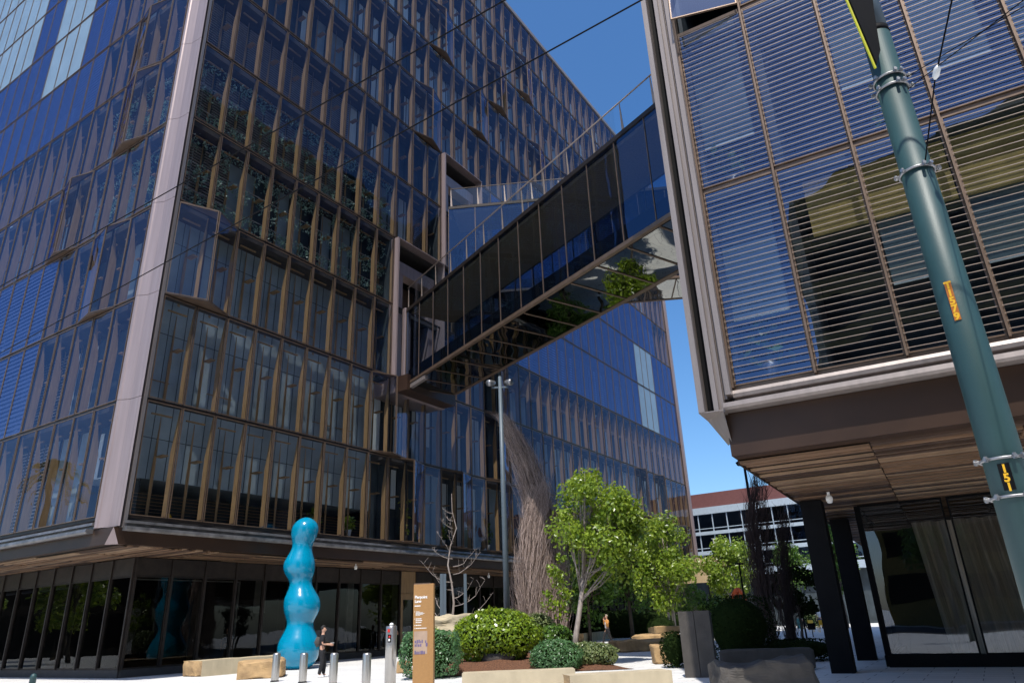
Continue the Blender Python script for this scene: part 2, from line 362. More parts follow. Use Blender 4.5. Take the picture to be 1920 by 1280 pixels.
# slabs
sb = MB()
for k in range(NF+1):
    sb.box(FB, .6 if k in (0, 3) or k > 3 else SB0+MODB*9, SB0+MODB*NBm, -2.6, -.3, zf(k)-.16, zf(k)+.16)
    if k in (1, 2): sb.box(FB, .6, SB0+MODB*9, -.42, -.1, zf(k)-.05, zf(k)+.05)
    sb.box(FA, 2.6, SA0+MODA*NAm, -2.2, -.3, zf(k)-.16, zf(k)+.16)
sb.build('floor_slabs', 'slab', main)
rf = MB(); rf.box(FB, .3, SB0+MODB*NBm+.3, -.6, .12, zf(NF)+.09, zf(NF)+.5); rf.box(FA, 1.5, SA0+MODA*NAm, -.6, .12, zf(NF)+.09, zf(NF)+.5)
rf.prism([FB.P(.5, -.6, zf(NF)+.2), FB.P(68, -.6, zf(NF)+.2), FB.P(68, -40, zf(NF)+.2), FB.P(.5, -40, zf(NF)+.2)], (0, 0, .2))
rf.build('roof', 'pinkd', main)
# far end column and end wall
ec = MB(); e = SB0+MODB*NBm; ec.box(FB, e+.02, e+.5, -.5, .25, 5.9, zf(NF)+.6); ec.build('end_column', 'pink', main)
ew = MB(); ew.box(FB, e+.1, e+.2, -30, -.5, 0, zf(NF)); ew.build('end_wall', 'pinkd', main)
# corner strip in storey-high lengths
P1, P2, P3, P4 = FA.P(1.48, .02, 0), FA.P(1.2, .14, 0), FB.P(.16, .14, 0), FB.P(.24, -.05, 0)
mid = (P2+P3)/2 - (nA+nB).normalized()*.16
pa, pb = P2+(P3-P2)*.14-(nA+nB).normalized()*.05, P2+(P3-P2)*.86-(nA+nB).normalized()*.05
prof = [P1, P2, P2+(P3-P2)*.08, pa, mid, pb, P2+(P3-P2)*.92, P3, P4, (P1+P4)/2-(nA+nB)*.4]
for k in range(NF+1):
    z0 = (5.78 if k == 0 else zf(k)-.0)+.012; z1 = zf(k+1)-.0 if k else zf(1)
    if k == NF: z1 = zf(NF)+.6
    MB().prism([V((q.x, q.y, z0)) for q in prof], (0, 0, z1-z0-.012)).build('corner_column', 'pink', main)
cs = MB(); cs.prism([FB.P(.30, .10, 5.75), FB.P(.47, .06, 5.75), FB.P(.47, -.3, 5.75), FB.P(.30, -.3, 5.75)], (0, 0, zf(NF)-5.75)); cs.build('corner_trim', 'pinkd', main)
# folded triangle under the corner strip
ft = MB(); a = FA.P(.46, .003, 5.09); b = FB.P(.29, .003, 5.09); c = V((C0.x, C0.y, 5.74))+(nA+nB)*.004
ft.prism([a, b, c], -(nA+nB)*.05); ft.build('corner_wedge', 'pink', main)
# sills, fascia, soffit
fa = MB(); fa.prism([FB.P(.28, 0, 5.1), FB.P(e, 0, 5.1), FB.P(e, 0, 5.75), FB.P(0, 0, 5.75)], nB*-.3); fa.prism([FA.P(.45, 0, 5.1), FA.P(46, 0, 5.1), FA.P(46, 0, 5.75), FA.P(0, 0, 5.75)], nA*-.3)
fa.build('fascia', 'fascia', main)
sl_ = MB()
for F, s0, s1 in ((FB, .35, e), (FA, 1.5, 46)):
    sl_.prism([F.P(s0, -.3, 6.10), F.P(s0, .10, 6.04), F.P(s0, .12, 5.93), F.P(s0, -.3, 5.93)], F.u*(s1-s0))
    sl_.prism([F.P(s0, -.3, 5.80), F.P(s0, .30, 5.78), F.P(s0, .32, 5.66), F.P(s0, .24, 5.60), F.P(s0, -.3, 5.64)], F.u*(s1-s0))
    sl_.box(F, s0, s1, -.3, -.02, 5.8, 5.93)
sl_.build('sill', 'lead', main)
# board soffit
def boards(F, s0, s1, d0, d1, z, along='s', mn=.10, mx=.24, gap=.035, seams=3.4, drop=.05):
    mb = MB(); d = d0; i = 0
    while d > d1:
        w = random.uniform(mn, mx); s = s0
        while s < s1:
            L = min(seams, s1-s); dz = random.choice([0, 0, .03, .06]); mb.box(F, s+.012, s+L-.012, d-w, d, z+dz, z+dz+.05, m=random.choice([0, 0, 1, 2])); s += L
        d -= w+gap
    return mb
K['wood3'] = mat('cedar_soffit_board_dark', (.07, .04, .025), .5, var=.15, scale=1.4); K['wood2'] = mat('cedar_soffit_board_light', (.29, .19, .115), .5, var=.15, scale=1.4)
bm_ = boards(FB, 4.3, e, -.5, -3.7, 5.02); bm_.build('board_soffit', ['wood', 'wood2', 'wood3'], main)
bm_ = boards(FA, .2, 46, -.5, -5.1, 5.02); bm_.build('board_soffit', ['wood', 'wood2', 'wood3'], main)
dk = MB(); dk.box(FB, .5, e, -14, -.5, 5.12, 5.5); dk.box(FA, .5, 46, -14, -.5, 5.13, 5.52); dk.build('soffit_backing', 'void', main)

# ---- tan blades behind the panes
fins = []
for face, F, s0, mod, N in (('B', FB, SB0, MODB, NBm), ('A', FA, SA0, MODA, NAm)):
    for k in range(NF):
        for i in range(N):
            if zone(face, i, k) != 'clear' or (face == 'B' and in_portal(i, k)): continue
            s = s0+mod*(i+1); z0, z1 = zf(k), zf(k+1)
            c = proj(F.P(s, -.3, (z0+z1)/2)); inn = c[2] > 0 and -20 < c[0] < 1940 and -20 < c[1] < 1300
            fins.append(((1e4/c[2]**2 if inn else 0), face, F, s, z0, z1, k, i))
fins.sort(key=lambda w: -w[0]); rf1 = MB(); arms = MB()
def blade(mb, F, s, z0, z1, k, face, i):
    dz = z1-z0; T = .03; q_ = .40 if face == 'B' else .46
    if face == 'B' and k == 2 and i > 16:      # broad diamond heads
        pts = [(-.10, z0+.2), (-.42, z0+.2), (-.42, z0+3.0), (-.8, z0+3.3), (-.95, z0+3.6), (-.12, z1-.3)]
    else:
        pts = [(-.10, z0+.17), (-q_, z0+.17), (-q_-.02, z0+dz*.60), (-.14, z1-.12)]
    mb.prism([F.P(s-T, d, z) for d, z in pts], F.u*T*1.6)
    s2 = s-.30; m = z0+dz*.45; w = .09       # leaf-shaped inner blade
    mb.prism([F.P(s2-w*.9, -1.06, z0+.17), F.P(s2+w*1.0, -1.14, z0+.17), F.P(s2+w*1.1, -1.14, m), F.P(s2+w*.5, -1.16, z1-.35), F.P(s2-w*.1, -1.10, z1-.35), F.P(s2-w*1.1, -1.06, m)], F.n*-.03)
for idx, (w, face, F, s, z0, z1, k, i) in enumerate(fins):
    if idx < 100 and w > 0: mb = MB(); blade(mb, F, s, z0, z1, k, face, i); mb.build('fin', 'fin', main)
    else: blade(rf1, F, s, z0, z1, k, face, i)
    arms.box(F, s-.30, s-.02, -1.1, -.55, z0+FH*.56, z0+FH*.56+.06); arms.box(F, s-1.0, s-.04, -.75, -.66, z1-.42, z1-.36)
    if face == 'B' and k == 2 and i > 16: arms.box(F, s-mod+.05, s-.05, -.80, -.76, z0+3.0, z0+3.4)
o = rf1.build('fin_rows', 'fin', main); o['kind'] = 'stuff'; arms.build('fin_arms', 'fin', main)

# ---- the inner wall: one panel a module
curt = []; iw = {'inner': MB(), 'inner_lite': MB(), 'curtain': MB(), 'louvred': MB()}; rails = MB()
for face, F, s0, mod, N in (('B', FB, SB0, MODB, NBm), ('A', FA, SA0, MODA, NAm)):
    for k in range(NF):
        for i in range(N):
            if face == 'B' and in_portal(i, k): continue
            a0, a1 = s0+mod*i, s0+mod*(i+1); z0, z1 = zf(k)+.16, zf(k+1)-.16; D = -1.6
            rnd = random.random
            if face == 'B' and i < 9 and k <= 2:
                zc = zf(k) if k else z0+1.75; zt = zf(k+1) if k < 2 else z1
                iw['inner_lite'].box(F, a0, a1, -1.5, -1.45, zc, zt)
                for h in (0, 1): iw['inner'].box(F, a0+mod*(.25+.5*h), a0+mod*(.25+.5*h)+.03, -1.45, -1.435, zc, zt)
                iw['inner'].box(F, a0, a1, -1.45, -1.44, zt-1.3, zt-1.27)
                if k == 0:
                    iw['inner'].box(F, a0, a1, -4.6, -4.5, z0, zc); iw['inner_lite'].box(F, a0, a1, -4.6, -1.51, zc, zc+.05)
                    for q in range(7): rails.box(F, a0, a1, -1.32, -1.30, z0+.15+q*.15, z0+.165+q*.15)
                elif rnd() < .4: rails.box(F, a0+.3, a1, -1.42, -1.38, z0+1.2, z0+1.24)
            else:
                t = rnd()
                lou = (face == 'B' and k == 3 and i < 2) or (face == 'B' and k in (4, 5) and i < 7) or (face == 'B' and k == 8 and i < 4) or (face == 'B' and k in (3, 4) and i in (11, 12)) or (face == 'B' and k == 5 and i in (13, 14, 15)) or (face == 'A' and i in (5, 6) and k < 3) or (face == 'A' and k in (4, 5) and i in (1, 3, 4))
                if lou:
                    iw['inner'].box(F, a0, a1, D-.05, D, z0, z1)
                    for q in range(26):
                        z = z0+.1+q*.175
                        iw['louvred'].box(F, a0+.1, a1-.1, D+.05, D+.13, z, z+.05)
                else:
                    iw['inner' if t < .62 else 'inner_lite'].box(F, a0, a1, D-.05, D, z0, z1)
                    if k not in (3, 4) or i > 9:
                        if rnd() < (.75 if face == 'B' and 6 < i < 12 else .45):
                            x = a0+.15+rnd()*.5; w = .25+rnd()*.65; zb = z0+rnd()*rnd()*2.5
                            iw['curtain'].box(F, x, min(x+w, a1-.05), D+.02, D+.05, zb, z1-rnd()*.4)
                iw['inner'].box(F, a0+.8, a0+.86, D, D+.08, z0, z1)
for kx, nm in (('inner', 'inner_wall'), ('inner_lite', 'inner_partition'), ('curtain', 'curtains'), ('louvred', 'slat_screen')):
    o = iw[kx].build(nm, kx, main)
    if kx == 'curtain': o['kind'] = 'stuff'
rails.build('balustrade_wires', 'fin', main)
co = MB(); co.box(FB, 3, SB0+MODB*NBm-.1, -30, -4.75, 5.6, zf(NF)); co.box(FA, 4.8, 46, -14, -2.4, 5.6, zf(NF))
for i0, i1, k0, k1 in portals:
    for i in (i0, i1): co.box(FB, SB0+MODB*i+(-.12 if i == i0 else .02), SB0+MODB*i+(-.02 if i == i0 else .12), -4.75, -.3, zf(k0)-(2.8 if k0 == 4 else 0), zf(k1+1))
co.build('building_core', 'inner', main)

# ---- portals where the footbridges leave
for (i0, i1, k0, k1), zb in ((portals[0], 15.25), (portals[1], zf(4))):
    s0, s1 = SB0+MODB*i0, SB0+MODB*i1; z0, z1 = zb, zf(k1+1); pm = MB()
    s0 += .02; s1 -= .02; z1 -= .02
    for (a, b) in ((s0, s0+.06), (s1-.06, s1)): pm.box(FB, a, b, -1.9, .35, z0, z1-.06)       # outer lining
    pm.box(FB, s0, s1, -1.9, .36, z1-.06, z1); pm.box(FB, s0, s1, -1.9, .36, z0-.06, z0)
    pm.box(FB, s0+.06, s0+.14, .05, .36, z0, z1-.06)
    # set-back inner frame: deep jambs and a broad head
    pm.box(FB, s0+.5, s0+1.3, -1.1, -.35, z0, z1-1.3); pm.box(FB, s1-1.0, s1-.4, -1.1, -.35, z0, z1-1.3)
    pm.box(FB, s0+.5, s1-.4, -1.1, -.32, z1-2.2, z1-1.28)
    pm.box(FB, s0+.06, s1-.06, -1.9, -1.8, z1-1.3, z1-.06); pm.box(FB, s0+.06, s0+.5, -1.9, -1.1, z0, z1-1.3)
    o = pm.build('bridge_portal', 'pink', main)
    MB().box(FB, s0+1.3, s1-1.0, -1.8, -1.75, z0, z1-2.2).build('portal_door', 'bronze', o)
    MB().lathe(FB.P(s0+1.9, -1.3, z1-2.9), [(.02, .3), (.16, .12), (.18, 0), (.12, -.12), (.02, -.16)], 12).build('globe_lamp', K['lamp'], o, smooth=True)
# bridge stub below portal one
st = MB(); st.box(FB, 15.8, 20.6, 0.03, 1.35, 15.2, 16.2); st.build('bridge_bracket', 'fascia', main)

# ---- ground floor
GB, GA = -3.6, -3.2
sf = thing_z = None
def shopfront(F, s0, s1, d, n, z1=5.0):
    w = (s1-s0)/n
    for i in range(n):
        a0, a1 = s0+w*i, s0+w*(i+1); j = [random.uniform(-.006, .006) for _ in range(4)]
        q = [F.P(a0+.05, d+j[0], .35), F.P(a1-.05, d+j[1], .35), F.P(a1-.05, d+j[2], z1-.8), F.P(a0+.05, d+j[3], z1-.8)]
        g = MB().face(q).build('shop_window', 'glassG', main)
        fb = MB(); frame_bars(fb, q, F, .045, .12); fb.box(F, a0+.05, a1-.05, d-.04, d+.04, z1-.78, z1-.02); fb.build('window_frame', 'bronze_dark', g)
    mb = MB(); mb.box(F, s0, s1, d-.3, d+.06, 0, .33); mb.build('plinth', 'slab', main)
    mb = MB()
    for i in range(n+1): mb.box(F, s0+w*i-.048, s0+w*i+.048, d-.12, d+.10, .33, z1)
    mb.build('shopfront_mullions', 'bronze_dark', main)
shopfront(FB, 3.2, 21.0, GB, 10); shopfront(FB, 22.55, 68, GB, 25)
shopfront(FA, 3.6, 45.6, GA, 24)
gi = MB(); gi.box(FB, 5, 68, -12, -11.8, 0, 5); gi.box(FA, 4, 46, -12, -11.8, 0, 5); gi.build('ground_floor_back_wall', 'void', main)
for s in (12, 24, 36): MB().box(FB, s, s+.9, -7, -6.1, 0, 5).build('interior_column', 'ceil', main)
gc = MB()
MB().box(FB, 11.0, 12.4, -5.2, -5.15, 2.6, 4.3).build('wall_screen', 'ceil', main); MB().box(FB, 14, 15.2, -6.2, -6.1, .5, 4.6).build('interior_panel', 'ceil', main); gc.box(FB, 9.9, 9.97, -5.2, -5.1, .3, 4.2); gc.box(FB, 4, 9.9, -5.2, -5.1, 4.14, 4.2); gc.build('interior_door_frame', 'ceil', main); MB().box(FB, 17.3, 17.8, -4.6, -4.5, .4, 4.2).build('interior_panel', 'ceil', main)
ci = MB(); ci.box(FB, 5, 40, -6.5, -4.2, 4.45, 4.5); ci.build('interior_ceiling', 'ceil', main)
for s in (21, 24, 27):
    MB().box(FB, s, s+.5, -5.2, -4.9, 4.36, 4.44).build('ceiling_lamp', 'lamp', main)
# bronze doors
dr = MB(); dr.box(FB, 21.02, 21.22, GB-.1, GB+.12, 0, 3.6); dr.box(FB, 22.35, 22.55, GB-.1, GB+.12, 0, 3.6); dr.box(FB, 21.22, 22.35, GB-.1, GB+.12, 3.25, 3.6); dr.box(FB, 21.22, 22.35, GB-.1, GB+.12, 0, .45)
dr.box(FB, 21.02, 22.55, GB-.05, GB+.05, 3.6, 5.0)
o = dr.build('entrance_door', 'fin', main)
MB().box(FB, 21.24, 22.33, GB-.03, GB, .46, 3.24).build('door_pane', 'glassG', o); MB().tube([FB.P(22.2, GB+.2, 1.0), FB.P(22.2, GB+.2, 1.6)], .02).build('door_handle', 'steel', o)

# vines hanging between storeys three and five near the corner: a countless curtain of leaves
vm = MB(); vw = MB()
def leafquad(mb, c, sz, up=None):
    a = V((random.gauss(0, 1), random.gauss(0, 1), random.gauss(0, .7))).normalized(); b = a.orthogonal().normalized()
    b = (Matrix.Rotation(random.uniform(0, 6.28), 3, a) @ b); c2 = a.cross(b)
    L = sz*random.uniform(.7, 1.3); w = L*.5
    mb.face([c-b*L*.5, c+c2*w*.5-b*.05*L, c+b*L*.5, c-c2*w*.5-b*.05*L])
for F, s0, s1 in ((FB, .8, 16.5), (FA, 1.7, 9)):
    for k in (3, 4):
        for h in (.30, .62, .95):
            z = zf(k)+FH*h
            vw.tube([F.P(s0, -.85, z), F.P(s1, -.85, z)], .028, 4)
            s = s0
            while s < s1:
                L = random.uniform(.3, 1.3); x = s
                for q in range(int(L*34)):
                    leafquad(vm, F.P(x+random.gauss(0, .09), -.85+random.gauss(0, .10), z-random.random()*L), .17)
                s += random.uniform(.12, .5)
o = vm.build('hanging_vines', 'vine'); tag(o, 'pale green vines hanging in rows behind the glass beside the building corner', 'vines', kind='stuff')
vw.build('vine_wires', 'louvred', main)

# ------------------------------------------------------------------ louvred building
rb = thing('louvred_building', 'brown metal and glass block on the right with horizontal louvres over its windows', 'building', D0)
RT = 50
SE = 24
fin = MB()
fin.box(FC, -.46, -.33, -.6, .42, 5.62, RT); fin.build('corner_fin', 'pinkd', rb)
dk = MB(); dk.box(FC, -.33, -.14, -.6, .12, 5.66, RT); dk.build('corner_recess', 'black', rb)
c2 = MB(); c2.box(FC, -.14, -.04, -.5, .36, 5.60, RT); c2.box(FC, -.04, .06, -.5, .26, 5.60, RT); c2.box(FC, .06, .13, -.5, .16, 5.9, RT); c2.box(FC, .13, .245, -.5, .30, 5.96, RT); c2.build('corner_column', 'pinkd', rb)
fb_ = MB(); fb_.prism([FC.P(-.46, .42, 5.62), FC.P(.06, .42, 5.60), FC.P(.05, 0, 5.0), FC.P(-.1, -.3, 5.0), FC.P(-.46, -.3, 5.60)], (0, 0, .02)); fb_.build('fin_foot', 'pinkd', rb)
fa = MB(); fa.box(FC, 0, SE, -.5, 0, 4.7, 5.62); fa.box(FS, .5, 38.5, -.5, 0, 4.7, 5.62); fa.build('fascia', 'fascia', rb)
sl_ = MB()
s0 = .065
sl_.prism([FC.P(.25, -.3, 6.10), FC.P(.25, .10, 6.08), FC.P(.25, .14, 6.0), FC.P(.25, .12, 5.92), FC.P(.25, -.3, 5.88)], uC*SE)
sl_.prism([FC.P(s0, -.3, 5.80), FC.P(s0, .34, 5.78), FC.P(s0, .36, 5.68), FC.P(s0, .30, 5.63), FC.P(s0, -.3, 5.63)], uC*SE)
sl_.box(FC, .25, SE, -.3, -.02, 5.78, 5.9)
sl_.build('sill', 'pinkd', rb)
MODC, SC0 = 1.69, .27
kz = [6.14, 11.2, 16.2, 21.2, 26.2, 31.2, 36.2, 41.2, 46.2]
ncol = 13
mu = MB(); bl = MB(); blb = MB(); inw = MB()
for k in range(len(kz)-1):
    for i in range(ncol):
        a0, a1 = SC0+MODC*i+.03, SC0+MODC*(i+1)-.03; z0, z1 = kz[k]+.06, kz[k+1]-.06
        j = [random.uniform(-.006, .006) for _ in range(4)]
        tilt = .55 if (k == 2 and i == 0) else 0
        q = [FC.P(a0, tilt+j[0], z0), FC.P(a1, tilt+j[1], z0), FC.P(a1, j[2], z1), FC.P(a0, j[3], z1)]
        if k == 2 and i == 0: q[1] = FC.P(a1, .15, z0)
        w = MB().face(q).build('window', 'glassR', rb)
        f = MB(); frame_bars(f, q, FC, .03, .05); f.build('window_frame', 'bronze', w)
        if tilt == 0:
            lv = MB(); z = z0+.1
            while z < z1-.05:
                lv.prism([FC.P(a0, .045, z), FC.P(a0, .056, z), FC.P(a0, .056, z+.014), FC.P(a0, .045, z+.014)], uC*(a1-a0)); z += .156
            lv.build('louvres', 'louvre', w)
        t = random.random(); dz = z1-z0
        if t < .75:
            h = random.choice([.42, .5, .6, .68, .9, .55]); zb = z1-.35-dz*h*.9
            if k == 0: h = [.62, .98, .62, .62, .60, .7][i] if i < 6 else h; zb = z1-.35-dz*h*.92
            bl.box(FC, a0+.08, a1-.28, -.62, -.60, zb, z1-.35); blb.box(FC, a0+.08, a1-.28, -.63, -.59, zb-.05, zb)
        if i == 0: pass
K['gold'] = mat('golden_interior_panel', (.42, .29, .07), .6)
gb = MB()
for i in range(1, 7): gb.box(FC, SC0+MODC*i+(.5 if i == 1 else .03), SC0+MODC*(i+1)-.03, -.50, -.46, kz[1]-1.75, kz[1]-.3)
gb.build('golden_bulkhead', 'gold', rb)
for k in range(len(kz)):
    mu.box(FC, SC0, SC0+MODC*ncol, -.10, -.015, kz[k]-.05, kz[k]+.05)
    inw.box(FC, .3, SE, -3.2, -.25, kz[k]-.2, kz[k]+.2)
for i in range(ncol+1): mu.box(FC, SC0+MODC*i-.022, SC0+MODC*i+.022, -.1, .12, 6.14, 46.2)
mu.build('mullion_grid', 'bronze', rb)
K['blind'] = mat('roller_blind', (.10, .15, .17), .8, var=.05); K['blindbar'] = mat('white_blind_bar', (.8, .85, .8), .5, var=.02)
bl.build('roller_blinds', 'blind', rb); blb.build('blind_bars', 'blindbar', rb)
inw.box(FC, .3, SE, -3.3, -3.2, 6, RT); inw.box(FC, .3, .4, -3.2, -.3, 6, RT); inw.build('interior_walls', 'inner', rb)
lp = MB(); lp.prism([FC.P(4.0, -1.9, 9.85), FC.P(4.6, -1.9, 9.85), FC.P(4.45, -1.9, 9.55), FC.P(4.15, -1.9, 9.55)], nC*-.3); lp.build('ceiling_lamp', 'lamp', rb)
# lane side wall with tall windows
sw = MB(); fr = MB()
for k in range(len(kz)-1):
    for i in range(13):
        a0 = .8+2.8*i
        sw.face([FS.P(a0+.1, 0, kz[k]+.1), FS.P(a0+2.7, 0, kz[k]+.1), FS.P(a0+2.7, 0, kz[k+1]-.1), FS.P(a0+.1, 0, kz[k+1]-.1)])
        fr.box(FS, a0-.1, a0+.1, -.3, .08, kz[k]+.1, kz[k+1]-.1)
    fr.box(FS, .6, 38.5, -.3, .05, kz[k]-.1, kz[k]+.1)
o = sw.build('lane_window_rows', 'glassF', rb); o['kind'] = 'stuff'; fr.build('lane_wall_frame', 'fin', rb)
iw2 = MB(); iw2.box(FS, .5, 46, -2.2, -2, 5.62, RT); iw2.box(FC, 0, SE, -38.5, -.2, RT, RT+.5); iw2.build('roof_and_core', 'inner', rb)
bs = boards(FC, .02, SE, -.5, -38, 4.62, mn=.09, mx=.26, gap=.07, seams=2.6); bs.build('board_soffit', ['wood', 'wood2', 'wood3'], rb)
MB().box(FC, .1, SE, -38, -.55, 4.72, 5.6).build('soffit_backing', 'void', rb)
MB().box(FC, 0, .02, -38, -.5, 4.6, 4.71).build('soffit_trim', 'fascia', rb)
cl = MB().box(FC, .12, .70, -8.0, -7.4, 0, 4.6); cl.build('column', 'black', rb)
cl = MB().box(FC, .22, .80, -13.5, -12.9, 0, 4.6); cl.build('column', 'black', rb)
# ground-floor glass room
GS, GD = 1.41, -9.7
for i in range(5):
    a0, a1 = GS+2.4*i, GS+2.4*(i+1); q = [FC.P(a0+.06, GD, .3), FC.P(a1-.06, GD, .3), FC.P(a1-.06, GD, 4.6), FC.P(a0+.06, GD, 4.6)]
    w = MB().face(q).build('shop_window', 'glassS', rb); f = MB(); frame_bars(f, q, FC, .05, .14); f.build('window_frame', 'black', w)
FG = Frame(FC.P(GS, GD, 0), -nC, -uC)
for i in range(6):
    a0, a1 = 2.4*i, 2.4*(i+1); q = [FG.P(a0+.06, 0, .3), FG.P(a1-.06, 0, .3), FG.P(a1-.06, 0, 4.6), FG.P(a0+.06, 0, 4.6)]
    w = MB().face(q).build('shop_window', 'glassS', rb); f = MB(); frame_bars(f, q, FG, .05, .14); f.build('window_frame', 'black', w)
pl = MB().box(FC, GS, GS+12, GD-.2, GD+.1, 0, .3); pl.box(FG, .2, 14.4, -.2, .1, 0, .3); pl.build('plinth', 'black', rb)
bw = MB().box(FC, GS, GS+14, GD-6.2, GD-6, 0, 4.6); bw.build('shop_back_wall', 'dim', rb)
K['drape'] = mat('pale_drape', (.75, .70, .62), .85, var=.15, scale=3, stretch=(5, 5, .2))
cm = MB(); N = 120; pts = [(GS+1.4+.065*i, GD-.6+.13*math.sin(i*1.05)+.05*math.sin(i*.37)) for i in range(N)]
for i in range(N-1):
    (a, d), (b, e2) = pts[i], pts[i+1]; sh = -.12
    cm.face([FC.P(a+.25, d, .3), FC.P(b+.25, e2, .3), FC.P(b, e2, 4.0), FC.P(a, d, 4.0)])
cm.build('drape', K['drape'], rb, smooth=True)

# ------------------------------------------------------------------ footbridges
def bridge(name, label, P0, d, L, wid, z0, z1, zr, mod, t0):
    d = V(d).normalized(); n = V((-d.y, d.x, 0))
    if n.dot(V((0, 1, 0))) < 0: n = -n           # n points to the far side
    F = Frame(P0, d, -n); br = thing(name, label, 'footbridge', V((P0[0], P0[1], z0)))
    MB().box(F, t0, L, -.14, .06, z0+.05, z0+.22).build('floor_beam', 'bronze', br)
    MB().box(F, t0, L, -wid-.1, -wid+.14, z0, z0+.22).build('floor_beam', 'bronze', br)
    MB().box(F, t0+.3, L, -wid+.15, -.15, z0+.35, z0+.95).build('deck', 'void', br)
    MB().box(F, t0+.3, L, -.10, -.08, z0+.23, z0+1.05).build('kick_panel', 'black', br)
    MB().box(F, t0, L, -wid-.05, .05, z1-.22, z1).build('roof', 'bronze_dark', br)
    MB().box(F, t0+.3, L, -wid+.3, -.2, z1-.42, z1-.24).build('ceiling', 'fin', br)
    n_ = int((L-t0)/mod)
    for side, dd in ((0, 0), (1, -wid)):
        for i in range(n_):
            a0, a1 = t0+mod*i, t0+mod*(i+1); j = [random.uniform(-.004, .004) for _ in range(4)]
            q = [F.P(a0+.02, dd+j[0], z0+.24), F.P(a1-.02, dd+j[1], z0+.24), F.P(a1-.02, dd+j[2], z1-.24), F.P(a0+.02, dd+j[3], z1-.24)]
            w = MB().face(q).build('glass_panel', 'glassB', br)
    for i in range(n_+1):
        for dd in (0, -wid): MB().box(F, t0+mod*i-.018, t0+mod*i+.018, dd-.03, dd+.03, z0+.23, z1-.23).build('mullion', 'bronze', br)
    # mirror-glass underside with ribs
    n2 = int((L-t0)/(mod*1.0))
    for i in range(n2):
        a0, a1 = t0+mod*i, t0+mod*(i+1)
        MB().face([F.P(a0+.05, -.16, z0+.03), F.P(a1-.05, -.16, z0+.03), F.P(a1-.05, -wid+.16, z0+.03), F.P(a0+.05, -wid+.16, z0+.03)]).build('underside_panel', 'glassU', br)
    rb_ = MB()
    for i in range(n2+1): rb_.box(F, t0+mod*i-.045, t0+mod*i+.045, -wid+.15, -.15, z0, z0+.08)
    rb_.build('underside_ribs', 'bronze', br)
    MB().box(F, t0, L, -wid+.15, -.15, z0+.2, z0+.3).build('underside_backing', 'void', br)
    # roof-edge balustrade both sides
    for side, dd in (('n', 0), ('f', -wid)):
        r_ = MB(); r_.tube([F.P(t0+.1, dd, zr), F.P(L, dd, zr)], .035, 8); rl = r_.build('handrail', 'louvre', br, smooth=True)
        t = t0+.15
        while t < L:
            MB().prism([F.P(t, dd-.03, z1), F.P(t+.14, dd-.03, z1), F.P(t+.04, dd-.03, zr), F.P(t, dd-.03, zr)], F.n*.02).build('baluster', 'louvre', rl); t += mod*1.02
        gq = MB(); gq.face([F.P(t0+.1, dd-.02, z1+.08), F.P(L, dd-.02, z1+.08), F.P(L, dd-.02, zr-.06), F.P(t0+.1, dd-.02, zr-.06)]); gq.build('rail_glass', 'glassRail', rl)
    return F, br
FB1, b1 = bridge('footbridge', 'glazed footbridge crossing the sky low in front, mirror-glass underside and roof railing', (-6.449, 41.378), (.56668, -.82394, 0), 25.1, 3.6, 15.6, 21.0, 22.5, 1.86, -.7)
P2b = FB.P(21.25, .35, 0)
FB2, b2 = bridge('footbridge', 'higher and more distant glazed footbridge, half hidden behind the lower one', (P2b.x, P2b.y), (.9954, -.0958, 0), 27, 3.5, 23.8, 31.5, 33.1, 2.05, 0)
# portal edge frame where the near bridge starts
em = MB(); em.box(FB1, -1.05, -.72, -.3, .14, 15.3, 21.1); em.build('end_frame', 'pink', b1)
em = MB(); em.box(FB1, -.70, 2.0, -.2, .03, 15.35, 15.6); em.build('end_plate', 'pinkd', b1)

